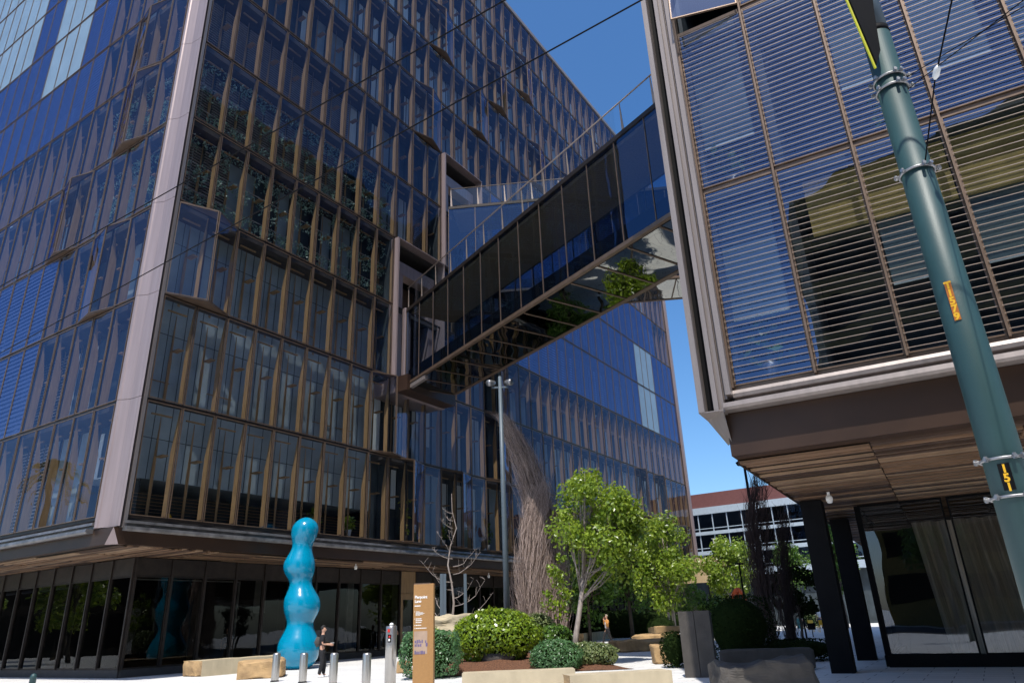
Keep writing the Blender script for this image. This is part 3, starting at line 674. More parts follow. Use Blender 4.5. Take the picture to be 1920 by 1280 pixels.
# ------------------------------------------------------------------ people
def person(label, loc, face_deg, H=1.75, pose='stand', shirt='cblack', trousers='cblack', hair='hair', shoes='cwhite', sleeves='short', open_jacket=None, apose=None):
    t = thing('person', label, 'person', loc); s = H/1.75
    a = rad(face_deg); fx, fy = math.sin(a), math.cos(a)     # facing azimuth
    def L(x, f, z): return V((t.location.x, t.location.y, t.location.z)) + V((x*fy*s+f*fx*s, -x*fx*s+f*fy*s, z*s))   # x to the person's right
    def skin(name, chain, mat_, par, sub=2):
        vs, es, rs = [], [], []
        for ch in chain:
            pr = ch[0]
            for (pt, r_) in ch[1:]:
                vs.append(L(*pt)); rs.append(r_*s); es.append((pr if pr is not None else 0, len(vs)-1)) if len(vs) > 1 else None; pr = len(vs)-1
        org = t.location
        me = bpy.data.meshes.new(name); me.from_pydata([tuple(q-org) for q in vs], es, []); me.materials.append(K[mat_])
        o = bpy.data.objects.new(name, me); COL.objects.link(o); o.parent = par
        md = o.modifiers.new('skin', 'SKIN'); md.use_smooth_shade = True
        for i, q in enumerate(me.skin_vertices[0].data): q.radius = (rs[i], rs[i]); q.use_root = (i == 0)
        o.modifiers.new('sub', 'SUBSURF').levels = sub; o.modifiers['sub'].render_levels = sub
        return o
    if pose == 'walk': legs = [(.09, .32, -.20), (-.09, -.26, .10)]; 
    else: legs = [(.10, -.04, 0), (-.10, .10, 0)]
    fl, bk = legs
    def leg(sd, f):      # hip, knee, ankle, toe positions for a leg ending at forward offset f
        kn = f*.5+.06
        return [((sd*.10, 0, .93), .095), ((sd*.10, kn, .50), .065), ((sd*.10, f-.02, .12), .045)]
    lf = (fl[1], bk[1])
    if apose == 'phone': arms = [[((.20, 0, 1.40), .055), ((.23, .02, 1.13), .042), ((.14, .26, 1.10), .033)], [((-.20, 0, 1.40), .055), ((-.24, .03, 1.13), .042), ((-.10, .27, 1.12), .033)]]
    elif apose == 'call': arms = [[((.20, 0, 1.40), .055), ((.27, .10, 1.18), .042), ((.12, .14, 1.50), .033)], [((-.20, 0, 1.40), .055), ((-.30, .06, 1.20), .042), ((-.15, .20, 1.42), .033)]]
    elif apose == 'point': arms = [[((.20, 0, 1.40), .055), ((.46, .06, 1.32), .042), ((.72, .08, 1.42), .033)], [((-.20, 0, 1.40), .055), ((-.30, .10, 1.18), .042), ((-.16, .26, 1.36), .033)]]
    else: arms = [[((.20, 0, 1.40), .055), ((.25, -.03, 1.12), .042), ((.26, .04, .86), .033)], [((-.20, 0, 1.40), .055), ((-.25, -.03, 1.12), .042), ((-.26, .05, .86), .033)]]
    # body: pelvis root, spine, neck, head, arms, hands with fingers, legs
    B = [[None, ((0, 0, .95), .10), ((0, 0, 1.15), .10), ((0, 0, 1.36), .105), ((0, 0, 1.46), .06), ((0, .01, 1.53), .052), ((0, .02, 1.60), .085), ((0, .02, 1.67), .09), ((0, .0, 1.72), .06)]]
    B += [[6, ((0, .105, 1.615), .018), ((0, .125, 1.605), .010)]]       # nose
    n0 = 10
    idx = 10
    for arm in arms:
        B.append([2]+[(q, r_*.8) for q, r_ in arm]); idx += 3; w = idx-1
        wq = V(arm[2][0]); eq = V(arm[1][0]); dr_ = (wq-eq).normalized(); palm = wq+dr_*.07
        B.append([w, (tuple(palm), .030)]); idx += 1; pi_ = idx-1; sdv = dr_.orthogonal().normalized()
        for fi in range(4):
            c = palm+sdv*(fi-1.5)*.018; B.append([pi_, (tuple(c+dr_*.045), .009), (tuple(c+dr_*.075+V((0, .01, -.015))), .008)]); idx += 2
        B.append([pi_, (tuple(palm-sdv*.045+dr_*.01), .010), (tuple(palm-sdv*.05+dr_*.04), .009)]); idx += 2
    for sd, f in ((1, lf[0]), (-1, lf[1])):
        lg = leg(sd, f); B.append([0]+[(q, r_*.8) for q, r_ in lg]+[((sd*.10, f+.10, .04), .035)])
    body = skin('body', B, 'skin', t)
    # clothes
    S = [[None, ((0, 0, .95), .135), ((0, 0, 1.15), .125), ((0, .0, 1.34), .135), ((0, 0, 1.44), .085)]]
    for arm in arms:
        q = [V(arm[0][0]), V(arm[1][0]), V(arm[2][0])]
        if sleeves == 'long': S.append([2, (tuple(q[0]), .078), (tuple(q[1]), .060), (tuple(q[2]-(q[2]-q[1])*.1), .048)])
        elif sleeves == 'none': S.append([2, (tuple(q[0]), .060)])
        else: S.append([2, (tuple(q[0]), .075), (tuple(q[0]+(q[1]-q[0])*.75), .064)])
    sh = skin('jacket' if open_jacket else 'shirt', S, shirt, t)
    if open_jacket: skin('shirt_front', [[None, ((0, .075, .93), .075), ((0, .085, 1.15), .075), ((0, .085, 1.38), .06)]], open_jacket, t)
    T = [[None, ((0, 0, .98), .135), ((0, 0, .90), .13)]]
    for sd, f in ((1, lf[0]), (-1, lf[1])):
        lg = leg(sd, f); T.append([1, (lg[0][0], .105) if False else ((sd*.10, 0, .82), .105), (lg[1][0], .082), ((sd*.10, f-.02, .09), .068)])
    skin('trousers', T, trousers, t)
    for sd, f in ((1, lf[0]), (-1, lf[1])):
        skin('shoe', [[None, ((sd*.10, f-.06, .045), .045), ((sd*.10, f+.06, .045), .048), ((sd*.10, f+.17, .035), .035)]], shoes, t)
    if hair: skin('hair', [[None, ((0, -.045, 1.63), .085), ((0, -.02, 1.70), .098), ((0, .03, 1.745), .075), ((.03, .06, 1.715), .05)]], hair, t)
    return t, L
def place_px(u, v, y): q = at(u, v, y); return V((q.x, q.y, 0))
q = gz(601, 1269); man, ML = person('man in black shirt and trousers looking at his phone beside the turquoise sculpture', q, 80, 1.74, 'stand', apose='phone')
ph = MB(); c = ML(.02, .36, 1.15); ph.box(yaw(c.x, c.y, 12), -.07, .07, -.035, .035, c.z, c.z+.012); o = ph.build_at('phone', 'white', c); tag(o, 'pale phone held by the man in black', 'phone')
bp_ = MB(); q1, q2 = ML(.0, -.14, 1.38), ML(0, -.14, 1.05); bp_.tube([q1, ML(0, -.19, 1.2), q2], [.09, .12, .09], 10); o = bp_.build_at('backpack', 'concrete', q2, smooth=True); tag(o, 'small grey backpack on the back of the man in black', 'backpack')
q = gz(1141, 1207); q.z = 0; w, _ = person('person in an orange jacket and white shirt walking with a phone to the ear', q, -105, 1.86, 'walk', shirt='corange', trousers='cblack', hair='cap', shoes='black', sleeves='long', open_jacket='cwhite', apose='call')
q = FB.P(9.0, -4.4, .1); person('person in dark shirt and jeans standing behind the dark ground-floor glass', q, 150, 1.8, 'stand', shirt='cblack', trousers='cdenim', shoes='black', apose='hang')
q = FB.P(19.6, -2.7, 0); person('person in a white vest and cap pointing near the bronze entrance door', q, 200, 1.75, 'stand', shirt='cwhite', trousers='whitew', hair='cap', sleeves='none', apose='point')
q = FB.P(6.3, -1.3, zf(3)+.16); person('person in a white shirt behind the upper-floor glass by the vines', q, 120, 1.75, 'stand', shirt='cwhite', trousers='cdenim', sleeves='long', apose='phone')
q = gz(1505, 1163); person('distant person in a white top and dark trousers on the sunny plaza', place_px(1505, 1163, 72), 120, 1.75, 'walk', shirt='cwhite', trousers='cblack', sleeves='long')
person('distant person in a pale shirt and jeans beside the yellow chairs', place_px(1537, 1160, 68), 200, 1.8, 'stand', shirt='cwhite', trousers='cdenim')

# ------------------------------------------------------------------ sculpture
sc = V((-10.25, 34.9, 0)); zs = [(0, .40), (.05, .52), (.16, .66), (.40, .84), (.70, .925), (.95, .935), (1.2, .88), (1.5, .74), (1.75, .63), (1.92, .60), (2.1, .65), (2.4, .78), (2.7, .835), (3.0, .80), (3.3, .66), (3.55, .545), (3.72, .52), (3.9, .56), (4.15, .68), (4.4, .73), (4.65, .715), (4.95, .60), (5.2, .50), (5.38, .475), (5.55, .50), (5.8, .585), (6.05, .63), (6.25, .625), (6.45, .54), (6.6, .40), (6.7, .24), (6.76, .03)]
HS = 1
def cr(t, pts):
    for i in range(len(pts)-1):
        if pts[i][0] <= t <= pts[i+1][0]:
            p0 = pts[max(i-1, 0)][1]; p1 = pts[i][1]; p2 = pts[i+1][1]; p3 = pts[min(i+2, len(pts)-1)][1]; f = (t-pts[i][0])/(pts[i+1][0]-pts[i][0])
            return .5*(2*p1+(p2-p0)*f+(2*p0-5*p1+4*p2-p3)*f*f+(3*p1-p0-3*p2+p3)*f**3)
    return pts[-1][1]
cx = [(0, -.05), (.9, -.10), (1.85, -.10), (2.7, -.07), (3.65, -.2), (4.45, -.34), (5.4, -.26), (6.2, -.18), (7, -.15)]
prof = []
for i in range(120):
    t = 6.76*i/119; prof.append((max(.02, cr(t, zs)), t*HS, cr(t, cx), 0))
sm = MB().lathe(sc, prof, 64); o = sm.build_at('sculpture', 'blue', sc, smooth=True); tag(o, 'tall glossy turquoise sculpture of four stacked bulges on the paving', 'sculpture')
o.data.shade_smooth()

# ------------------------------------------------------------------ stones and benches
def stone(name, label, cat, F, a0, a1, d0, d1, z0, z1, m=('stone', 'stonecut'), rough=.07, cutfaces=(), group=None, seg=9, seed=1):
    b = bmesh.new(); bmesh.ops.create_cube(b, size=1)
    bmesh.ops.subdivide_edges(b, edges=b.edges[:], cuts=seg, use_grid_fill=True)
    L, Wd, H = a1-a0, d1-d0, z1-z0; loc = F.P((a0+a1)/2, (d0+d1)/2, z0); mx = min(L, Wd, H)
    for f in b.faces:
        c = f.calc_center_median(); f.material_index = 0
        for (ax, sg) in cutfaces:
            if abs(c[ax]-.5*sg) < .01: f.material_index = 1
    for v in b.verts:
        c = v.co.copy(); k = sum(1 for q in c if abs(abs(q)-.5) < .001)
        cutn = any(abs(c[ax]-.5*sg) < .001 for ax, sg in cutfaces)
        n_ = noise.noise_vector(V((c.x*L*1.3+seed*7, c.y*Wd*1.3, c.z*H*1.3)))*rough + noise.noise_vector(V((c.x*L*4+seed*3, c.y*Wd*4, c.z*H*4)))*rough*.4
        if k >= 2 and not cutn: c = c*(1-.05*(k-1))
        if cutn: n_ = n_*.15
        P_ = F.P((a0+a1)/2+c.x*L, (d0+d1)/2+c.y*Wd, z0+(c.z+.5)*H)-loc+n_
        if c.z < -.499: P_.z = 0
        v.co = P_
    me = bpy.data.meshes.new(name); b.to_mesh(me); b.free()
    for q in m: me.materials.append(K[q])
    o = bpy.data.objects.new(name, me); COL.objects.link(o); o.location = loc; tag(o, label, cat, group); return o
F1 = yaw(*gz(376, 1268)[:2], 56); stone('stone_bench', 'long sandstone block bench with a sawn side, left of the other block', 'bench', F1, 0, 4.6, 0, 1.4, 0, .60, cutfaces=((1, -1), (2, 1)), rough=.13, seed=2)
F1 = yaw(*gz(443, 1274)[:2], 13); stone('stone_bench', 'square cracked sandstone block beside the steel bollards', 'bench', F1, 0, 1.62, 0, 2.0, 0, .62, cutfaces=((0, -1),), rough=.09, seed=5)
# front planter edge blocks
F1 = Frame(gz(866, 1262, .5), (1, .02), (.02, -1)); stone('planter_block', 'sawn pale sandstone kerb block in front of the round shrub', 'stone block', F1, 0, 2.75, -.7, 0, 0, .5, cutfaces=((1, 1), (2, 1), (0, 1), (0, -1)), rough=.03, seed=3)
F1 = Frame(gz(1068, 1266, .5), (.97, .22), (.22, -.97)); stone('planter_block', 'angled sawn sandstone kerb block in front of the low silvery shrubs', 'stone block', F1, 0, 2.35, -.6, 0, 0, .5, cutfaces=((1, 1), (2, 1), (0, 1)), rough=.03, seed=4)
F1 = yaw(*gz(742, 1262)[:2], 10); stone('planter_block', 'small rough sandstone block between pylon and clipped shrub', 'stone block', F1, .05, .6, 0, .6, 0, .42, seed=8)
# slab on a dark foot
q = at(850, 1180, 31); F1 = yaw(q.x, q.y, 0); o = stone('stone_slab', 'thick pale boulder slab raised on a dark post behind the sign', 'boulder', F1, -1.05, 1.0, -.6, .7, 1.15, 1.95, m=('stonecut', 'stonecut'), rough=.2, seed=11)
MB().box(F1, -.5, .6, -.3, .4, 0, 1.2).build('slab_post', 'concrete', o)
# back walls and stacked blocks by the path
wa, wb_ = gz(1095, 1203), gz(1208, 1188); wd = (wb_-wa); F1 = Frame(wa, (wd.x, wd.y), (wd.y, -wd.x)); stone('low_wall', 'long low sandstone wall behind the walking person', 'wall', F1, 0, wd.length, -.6, 0, 0, .62, cutfaces=((1, 1), (2, 1)), rough=.04, seed=13)
F1 = yaw(*gz(1164, 1223)[:2], 16); stone('stone_block', 'lowest flat sandstone block at the end of the path stack', 'stone block', F1, 0, 3.0, 0, 1.7, 0, .55, rough=.12, seed=14)
F1 = yaw(*gz(1198, 1212)[:2], 8); stone('stone_block', 'thin sandstone block lying behind the path stack', 'stone block', F1, 0, 2.7, .3, 1.6, 0, .62, rough=.1, seed=15)
q = at(1229, 1185, 30); F1 = yaw(q.x, q.y, 4); stone('stone_table', 'thin flat sandstone slab on top of a dark clipped shrub support', 'stone slab', F1, 0, 1.9, 0, 1.2, .98, 1.22, rough=.05, seed=16)
F1 = yaw(*gz(1229, 1245)[:2], 0); stone('stone_block', 'shaded squat block under the flat stone slab', 'stone block', F1, 0, .9, 0, .9, 0, .66, rough=.05, seed=17)
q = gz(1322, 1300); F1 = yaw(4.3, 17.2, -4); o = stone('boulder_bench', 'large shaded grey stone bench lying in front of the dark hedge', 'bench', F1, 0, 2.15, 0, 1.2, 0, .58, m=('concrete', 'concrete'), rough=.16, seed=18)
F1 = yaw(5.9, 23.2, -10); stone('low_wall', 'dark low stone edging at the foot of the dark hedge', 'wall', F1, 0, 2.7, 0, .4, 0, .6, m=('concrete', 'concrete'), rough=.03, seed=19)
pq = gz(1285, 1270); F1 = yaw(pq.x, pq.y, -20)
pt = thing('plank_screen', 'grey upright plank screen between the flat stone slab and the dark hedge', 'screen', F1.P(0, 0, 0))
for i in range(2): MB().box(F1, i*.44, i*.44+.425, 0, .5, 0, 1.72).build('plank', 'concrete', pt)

# planter mound
mo = MB(); c0 = V((.6, 29.5, 0))
NX, NY = 26, 20
grid = {}
for i in range(NX+1):
    for j in range(NY+1):
        y = 26.0+9.5*j/NY; x = -3.6+(7.3-2.4*(j/NY))*i/NX; e_ = min(1, min(i, NX-i)/4)*min(1, min(j, NY-j)/3)
        grid[i, j] = V((x, y, .02+(.32+.12*noise.noise(V((x, y, 0))))*e_+.04*noise.noise(V((x*3, y*3, 1)))))
for i in range(NX):
    for j in range(NY): mo.face([grid[i, j], grid[i+1, j], grid[i+1, j+1], grid[i, j+1]])
o = mo.build('mulch_bed', 'mulch'); o['kind'] = 'structure'

# ------------------------------------------------------------------ bollards, pylon, sign
proto = None
for (u, v), lb in zip(((515, 1277), (567, 1279), (624, 1282), (686, 1286)), ('leftmost brushed steel bollard, beside the cracked sandstone block', 'second steel bollard, in front of the turquoise sculpture', 'third steel bollard, right of the man in black', 'rightmost short steel bollard, next to the tall access pylon')):
    q = gz(u, v)
    if proto is None:
        t = thing('bollard', lb, 'bollard', q, 'steel bollards along the plaza edge')
        b_ = MB().lathe(q, [(.125, .03), (.13, .06), (.13, .86), (.12, .9), (.08, .915), (.01, .92)], 28); b_.build('post', 'steel', t, smooth=True).data.shade_smooth()
        MB().lathe(q, [(.15, 0), (.15, .02), (.135, .035)], 28).build('base_ring', 'black', t)
        proto = t
    else:
        t = proto.copy(); COL.objects.link(t); t.location = q; t['label'] = lb
        for ch in proto.children: c = ch.copy(); COL.objects.link(c); c.parent = t
q = V((-3.72, 21.3, 0)); py = thing('access_pylon', 'tall round steel pylon with red light and intercom left of the ochre sign', 'pylon', q)
MB().lathe(q, [(.155, 0), (.155, 1.62), (.14, 1.64), (.01, 1.645)], 28).build('post', 'steel', py, smooth=True).data.shade_smooth()
Fp = yaw(q.x, q.y, 188)
Fp = Frame(q, (1, .1), (.1, -1)); MB().box(Fp, -.11, .03, .13, .165, 1.15, 1.58).build('intercom_plate', 'galv', py)
MB().box(Fp, -.09, -.03, .166, .18, 1.48, 1.56).build('button', 'red', py); MB().box(Fp, -.085, .01, .166, .175, 1.22, 1.42).build('screen', 'black', py); MB().box(Fp, -.06, -.015, .176, .18, 1.34, 1.39).build('hand_symbol', 'red', py)
MB().box(Fp, -.065, -.02, .176, .18, 1.25, 1.31).build('hand_symbol', 'white', py)
MB().lathe(q+V((0, 0, 1.645)), [(.06, 0), (.06, .04), (.04, .07), (.01, .08)], 16).build('dome_lamp', 'insul', py, smooth=True)
# sign
sq = V((-2.72, 20.1, 0)); Fs = Frame(sq, (.992, -.13), (-.13, -.992)); SH = 2.66
sg = thing('lane_sign', 'tall ochre metal wayfinding sign lettered Pierpoint Lane in front of the clipped shrub', 'sign', sq)
MB().box(Fs, -.22, .22, -.14, 0, .02, SH).build('sign_body', 'sign', sg, bevel=.006)
MB().box(Fs, .22, .34, -.14, .02, .02, SH+.01).build('side_panel', 'sign', sg, bevel=.006)
MB().box(Fs, -.22, .22, -.13, -.01, SH+.003, SH+.03).build('top_cap', 'bronze', sg)
text_mb('Pierpoint\nLane', .105, Fs, -.185, .003, SH-.36, tight=.9, bold=.0015).build('lettering', 'white', sg)
sm_ = MB()
def bar(a, w, z, h=.016): sm_.box(Fs, a, a+w, .002, .005, z, z+h)
bar(-.185, .16, SH-.56, .022)
small = MB()
for i, (x, w, z) in enumerate([(-.15, .10, 0), (-.15, .20, .024), (-.15, .24, .045), (-.15, .20, .066), (-.15, .12, .09), (-.15, .16, .18), (-.15, .18, .225), (-.15, .155, .27), (-.15, .15, .34), (-.15, .30, .415)]):
    x2 = x
    while x2 < x+w:                                      # broken into word-like runs
        ww = random.uniform(.02, .05); bar(x2, min(ww, x+w-x2), SH-.70-z, .018 if i > 4 else .011); x2 += ww+.007
for z in (0, .18, .34, .415): bar(-.185, .014, SH-.70-z, .016)
sm_.build('small_print', 'white', sg)
mp_ = MB().box(Fs, -.19, .17, .001, .003, SH-1.73, SH-1.18); mp_.build('map_panel', 'lilac', sg)
mm = MB()
for r_ in range(3):
    x = -.17
    while x < .14:
        w = random.uniform(.02, .055); h = random.uniform(.07, .12)
        if not (r_ == 0 and .02 < x < .10) and random.random() < .85: mm.box(Fs, x, x+w, .004, .006, SH-1.50-r_*.085-(.1 if r_ == 2 else 0)+.03, SH-1.50-r_*.085-(.1 if r_ == 2 else 0)+.03+h*.75)
        x += w+.012
mm.build('map_blocks', 'purple', sg)

# ------------------------------------------------------------------ vegetation helpers
def crown_leaves(mb, c, R, n, size, clumps=22, seed=0, gap=.0, shell=.35, flat=1.0):
    rnd = random.Random(seed); cl = []
    for _ in range(clumps):
        while True:
            d = V((rnd.uniform(-1, 1), rnd.uniform(-1, 1), rnd.uniform(-1, 1)))
            if .35 < d.length < 1: break
        cl.append((V((c[0]+d.x*R[0]*.82, c[1]+d.y*R[1]*.82, c[2]+d.z*R[2]*.85)), rnd.uniform(.20, .42)))
    for i in range(n):
        q, r_ = cl[rnd.randrange(clumps)]; rr = r_*(sum(R)/3)
        d = V((rnd.gauss(0, 1), rnd.gauss(0, 1), rnd.gauss(0, .8))).normalized()*rr*(rnd.random()**.45)
        P_ = q+d; nrm = (d.normalized()*.6+V((rnd.gauss(0, .6), rnd.gauss(0, .6), rnd.gauss(0, .4)+.35))).normalized()
        b = nrm.orthogonal().normalized(); b = Matrix.Rotation(rnd.uniform(0, 6.28), 3, nrm) @ b; a = nrm.cross(b)
        L = size*rnd.uniform(.6, 1.3); w = L*.30
        k = len(mb.v); mb.v += [P_-b*L*.5, P_+a*w-b*L*.05, P_+b*L*.5-nrm*L*.12, P_-a*w-b*L*.05]; mb.f.append((k, k+1, k+2, k+3)); mb.m.append(0)
    return cl
def tree(name, label, base, top, R, cz, n, size, leaf='leaf', bark='bark', tr=.09, lean=(0, 0), seed=1, clumps=24, group=None):
    base = V(base); t = thing(name, label, 'tree', base, group); rnd = random.Random(seed)
    c = V((base.x+lean[0], base.y+lean[1], cz)); lm = MB(); lm.keep = True; cl = crown_leaves(lm, c, R, n, size, clumps, seed); lm.build('crown', leaf, t)
    tb = MB(); top_ = V((c.x, c.y, cz+R[2]*.55)); pts = []; rr = []
    for i in range(9):
        f = i/8; pts.append(base.lerp(top_, f)+V((rnd.gauss(0, .03), rnd.gauss(0, .03), 0))*(1 if 0 < i else 0)); rr.append(tr*(1-f*.8))
    tb.tube(pts, rr, 9)
    for q, r_ in cl:
        f = rnd.uniform(.3, .8); s_ = base.lerp(top_, f); m_ = s_.lerp(q, .5)+V((0, 0, -.15)); tb.tube([s_, m_, q], [tr*.32, tr*.2, tr*.08], 5)
        for _ in range(2): tb.tube([m_, q+V((rnd.gauss(0, .3), rnd.gauss(0, .3), rnd.gauss(0, .3)))], [tr*.14, tr*.05], 4)
    tb.build('trunk', bark, t, smooth=True); return t
def shrub(name, label, c, R, n, size, leaf, cat='shrub', seed=1, base=None, box=0, group=None):
    t = thing(name, label, cat, V((c[0], c[1], max(0, c[2]-R[2]))), group); mb = MB(); mb.keep = True; rnd = random.Random(seed); c = V(c)
    for i in range(n):
        d = V((rnd.gauss(0, 1), rnd.gauss(0, 1), rnd.gauss(0, 1))).normalized()
        if box: m_ = max(abs(d.x), abs(d.y), abs(d.z)); d = d.lerp(d/m_, box)
        lump = 1+.13*noise.noise(d*2.3+V((seed*3, 0, 0)))+.06*noise.noise(d*6+V((seed, 0, 0)))
        k_ = lump*(1-abs(rnd.gauss(0, .07))); P_ = V((c.x+d.x*R[0]*k_, c.y+d.y*R[1]*k_, c.z+d.z*R[2]*k_))
        if P_.z < .03: continue
        nrm = (d*.9+V((rnd.gauss(0, .6), rnd.gauss(0, .6), rnd.gauss(0, .6)+.2))).normalized(); b = nrm.orthogonal().normalized(); b = Matrix.Rotation(rnd.uniform(0, 6.28), 3, nrm) @ b; a = nrm.cross(b)
        L = size*rnd.uniform(.6, 1.35); w = L*.27; k = len(mb.v)
        mb.v += [P_-b*L*.5, P_+a*w, P_+b*L*.5, P_-a*w]; mb.f.append((k, k+1, k+2, k+3)); mb.m.append(0)
    mb.build('foliage', leaf, t)
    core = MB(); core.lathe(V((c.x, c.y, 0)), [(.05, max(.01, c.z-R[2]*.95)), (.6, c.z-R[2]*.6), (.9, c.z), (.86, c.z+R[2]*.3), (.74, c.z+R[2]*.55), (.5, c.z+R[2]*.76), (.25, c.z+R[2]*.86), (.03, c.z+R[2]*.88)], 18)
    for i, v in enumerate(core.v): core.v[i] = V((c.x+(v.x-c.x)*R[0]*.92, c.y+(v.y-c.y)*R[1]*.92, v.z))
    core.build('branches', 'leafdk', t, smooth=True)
    st_ = MB(); st_.tube([V((c.x, c.y, 0)), c], .05, 6); st_.build('stem', 'barkd', t)
    return t
def Pz(u, v, y): return at(u, v, y)
# shrubs of the front bed
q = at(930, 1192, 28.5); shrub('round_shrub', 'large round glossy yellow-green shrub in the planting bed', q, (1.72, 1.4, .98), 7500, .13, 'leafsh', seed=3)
q = at(935, 1236, 28.0); bw_ = MB().lathe(V((q.x, q.y, 0)), [(.3, .0), (.52, .15), (.62, .42), (.60, .60), (.54, .60), (.5, .45)], 28); o = bw_.build_at('planter_bowl', 'concrete', (q.x, q.y, 0), smooth=True); tag(o, 'round grey concrete bowl planter under the large round shrub', 'planter')
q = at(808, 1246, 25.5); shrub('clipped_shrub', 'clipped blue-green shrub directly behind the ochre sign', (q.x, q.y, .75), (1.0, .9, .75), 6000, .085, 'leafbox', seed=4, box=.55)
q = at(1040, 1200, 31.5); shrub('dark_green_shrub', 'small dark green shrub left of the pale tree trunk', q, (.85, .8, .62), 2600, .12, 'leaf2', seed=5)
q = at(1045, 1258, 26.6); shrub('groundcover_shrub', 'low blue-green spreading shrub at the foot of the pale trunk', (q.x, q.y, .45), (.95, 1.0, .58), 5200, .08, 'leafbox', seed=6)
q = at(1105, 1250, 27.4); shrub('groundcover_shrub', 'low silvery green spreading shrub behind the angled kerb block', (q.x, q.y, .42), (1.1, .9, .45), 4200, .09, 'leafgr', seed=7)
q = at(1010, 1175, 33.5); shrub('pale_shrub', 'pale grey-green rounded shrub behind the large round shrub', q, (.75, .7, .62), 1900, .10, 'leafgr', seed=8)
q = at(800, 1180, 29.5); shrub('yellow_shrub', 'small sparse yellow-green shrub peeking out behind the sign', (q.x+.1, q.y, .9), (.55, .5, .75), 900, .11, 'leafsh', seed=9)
# tree with pale trunk
b_ = at(1076, 1228, 28.6); b_.z = .3
tree('young_tree', 'leafy young tree with a pale leaning trunk in the front bed', b_, None, (1.95, 1.8, 2.5), 5.15, 11500, .175, 'leaf', 'bark', .12, (1.25, .6), seed=21, clumps=44)
# yellow-leaf sapling beside it
q = at(1050, 1170, 33); tree('sapling', 'thin sapling with sparse yellow-green leaves before the dry twigs', (q.x, q.y, 0), None, (.9, .7, 1.7), 3.1, 700, .17, 'leafsh', 'barkd', .04, (.0, 0), seed=22, clumps=14)
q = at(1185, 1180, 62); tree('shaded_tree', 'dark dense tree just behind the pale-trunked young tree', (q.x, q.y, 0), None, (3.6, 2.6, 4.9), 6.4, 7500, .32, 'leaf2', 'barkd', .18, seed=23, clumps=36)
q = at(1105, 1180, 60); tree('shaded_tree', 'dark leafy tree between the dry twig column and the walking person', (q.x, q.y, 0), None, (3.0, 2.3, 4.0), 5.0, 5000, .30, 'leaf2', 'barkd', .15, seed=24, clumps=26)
q = at(1266, 1180, 52); tree('green_tree', 'bright green pointed tree beside the far end of the office block', (q.x, q.y, 0), None, (2.2, 2.1, 3.7), 5.1, 7500, .26, 'leaf', 'bark', .14, (-.2, 0), seed=25, clumps=36)
q = at(1240, 1170, 58); tree('green_tree', 'smaller green tree peeking behind the pointed one', (q.x+.6, q.y, 0), None, (1.5, 1.6, 3.0), 6.0, 3000, .25, 'leaf', 'bark', .12, seed=26, clumps=20)
q = at(1378, 1160, 66); tree('green_tree', 'broad bright green tree in front of the white-banded building', (q.x, q.y, 0), None, (2.7, 2.4, 2.9), 5.4, 6500, .28, 'leaf', 'bark', .14, seed=27, clumps=34)
q = at(1320, 1150, 60); tree('green_tree', 'low bushy green tree between the two brighter trees', (q.x, q.y, 0), None, (2.4, 2, 1.7), 2.6, 3200, .22, 'leaf2', 'bark', .12, seed=28, clumps=24)
q = at(1500, 1150, 74); tree('green_tree', 'green tree behind the dark bare poplars near the black column', (q.x, q.y, 0), None, (2.2, 2, 3.1), 5.6, 4200, .27, 'leaf2', 'barkd', .14, seed=29, clumps=26)
q = at(1585, 1150, 70); tree('green_tree', 'sliver of green tree seen between the two black columns', (q.x, q.y, 0), None, (1.8, 1.8, 4.2), 6.5, 4200, .27, 'leaf2', 'barkd', .14, seed=30, clumps=26)
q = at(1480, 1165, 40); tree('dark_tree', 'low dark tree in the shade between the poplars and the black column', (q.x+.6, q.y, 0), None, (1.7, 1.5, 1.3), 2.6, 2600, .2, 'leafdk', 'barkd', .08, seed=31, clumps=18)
# dark round bushes and hedges
q = at(1275, 1172, 50); shrub('round_bush', 'dark round clipped bush beside the path behind the stones', (q.x-1.2, q.y, .8), (1.0, 1, .85), 1600, .1, 'leafdk', seed=12)
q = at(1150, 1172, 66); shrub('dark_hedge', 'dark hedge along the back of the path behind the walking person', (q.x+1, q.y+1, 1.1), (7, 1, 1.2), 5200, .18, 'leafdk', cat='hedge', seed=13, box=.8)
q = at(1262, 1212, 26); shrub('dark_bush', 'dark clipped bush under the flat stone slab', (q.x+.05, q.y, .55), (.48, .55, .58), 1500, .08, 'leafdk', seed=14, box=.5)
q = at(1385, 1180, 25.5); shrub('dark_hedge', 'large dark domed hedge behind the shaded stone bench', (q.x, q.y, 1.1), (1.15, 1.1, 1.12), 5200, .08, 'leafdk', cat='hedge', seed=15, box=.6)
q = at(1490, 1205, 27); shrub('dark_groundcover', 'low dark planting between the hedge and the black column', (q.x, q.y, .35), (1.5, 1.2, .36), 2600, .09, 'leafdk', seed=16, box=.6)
q = at(1518, 1140, 78); shrub('round_bush', 'sunlit olive bush at the back of the far plaza', (q.x, q.y, .8), (1.3, 1.2, .9), 900, .16, 'leafgr', seed=17)

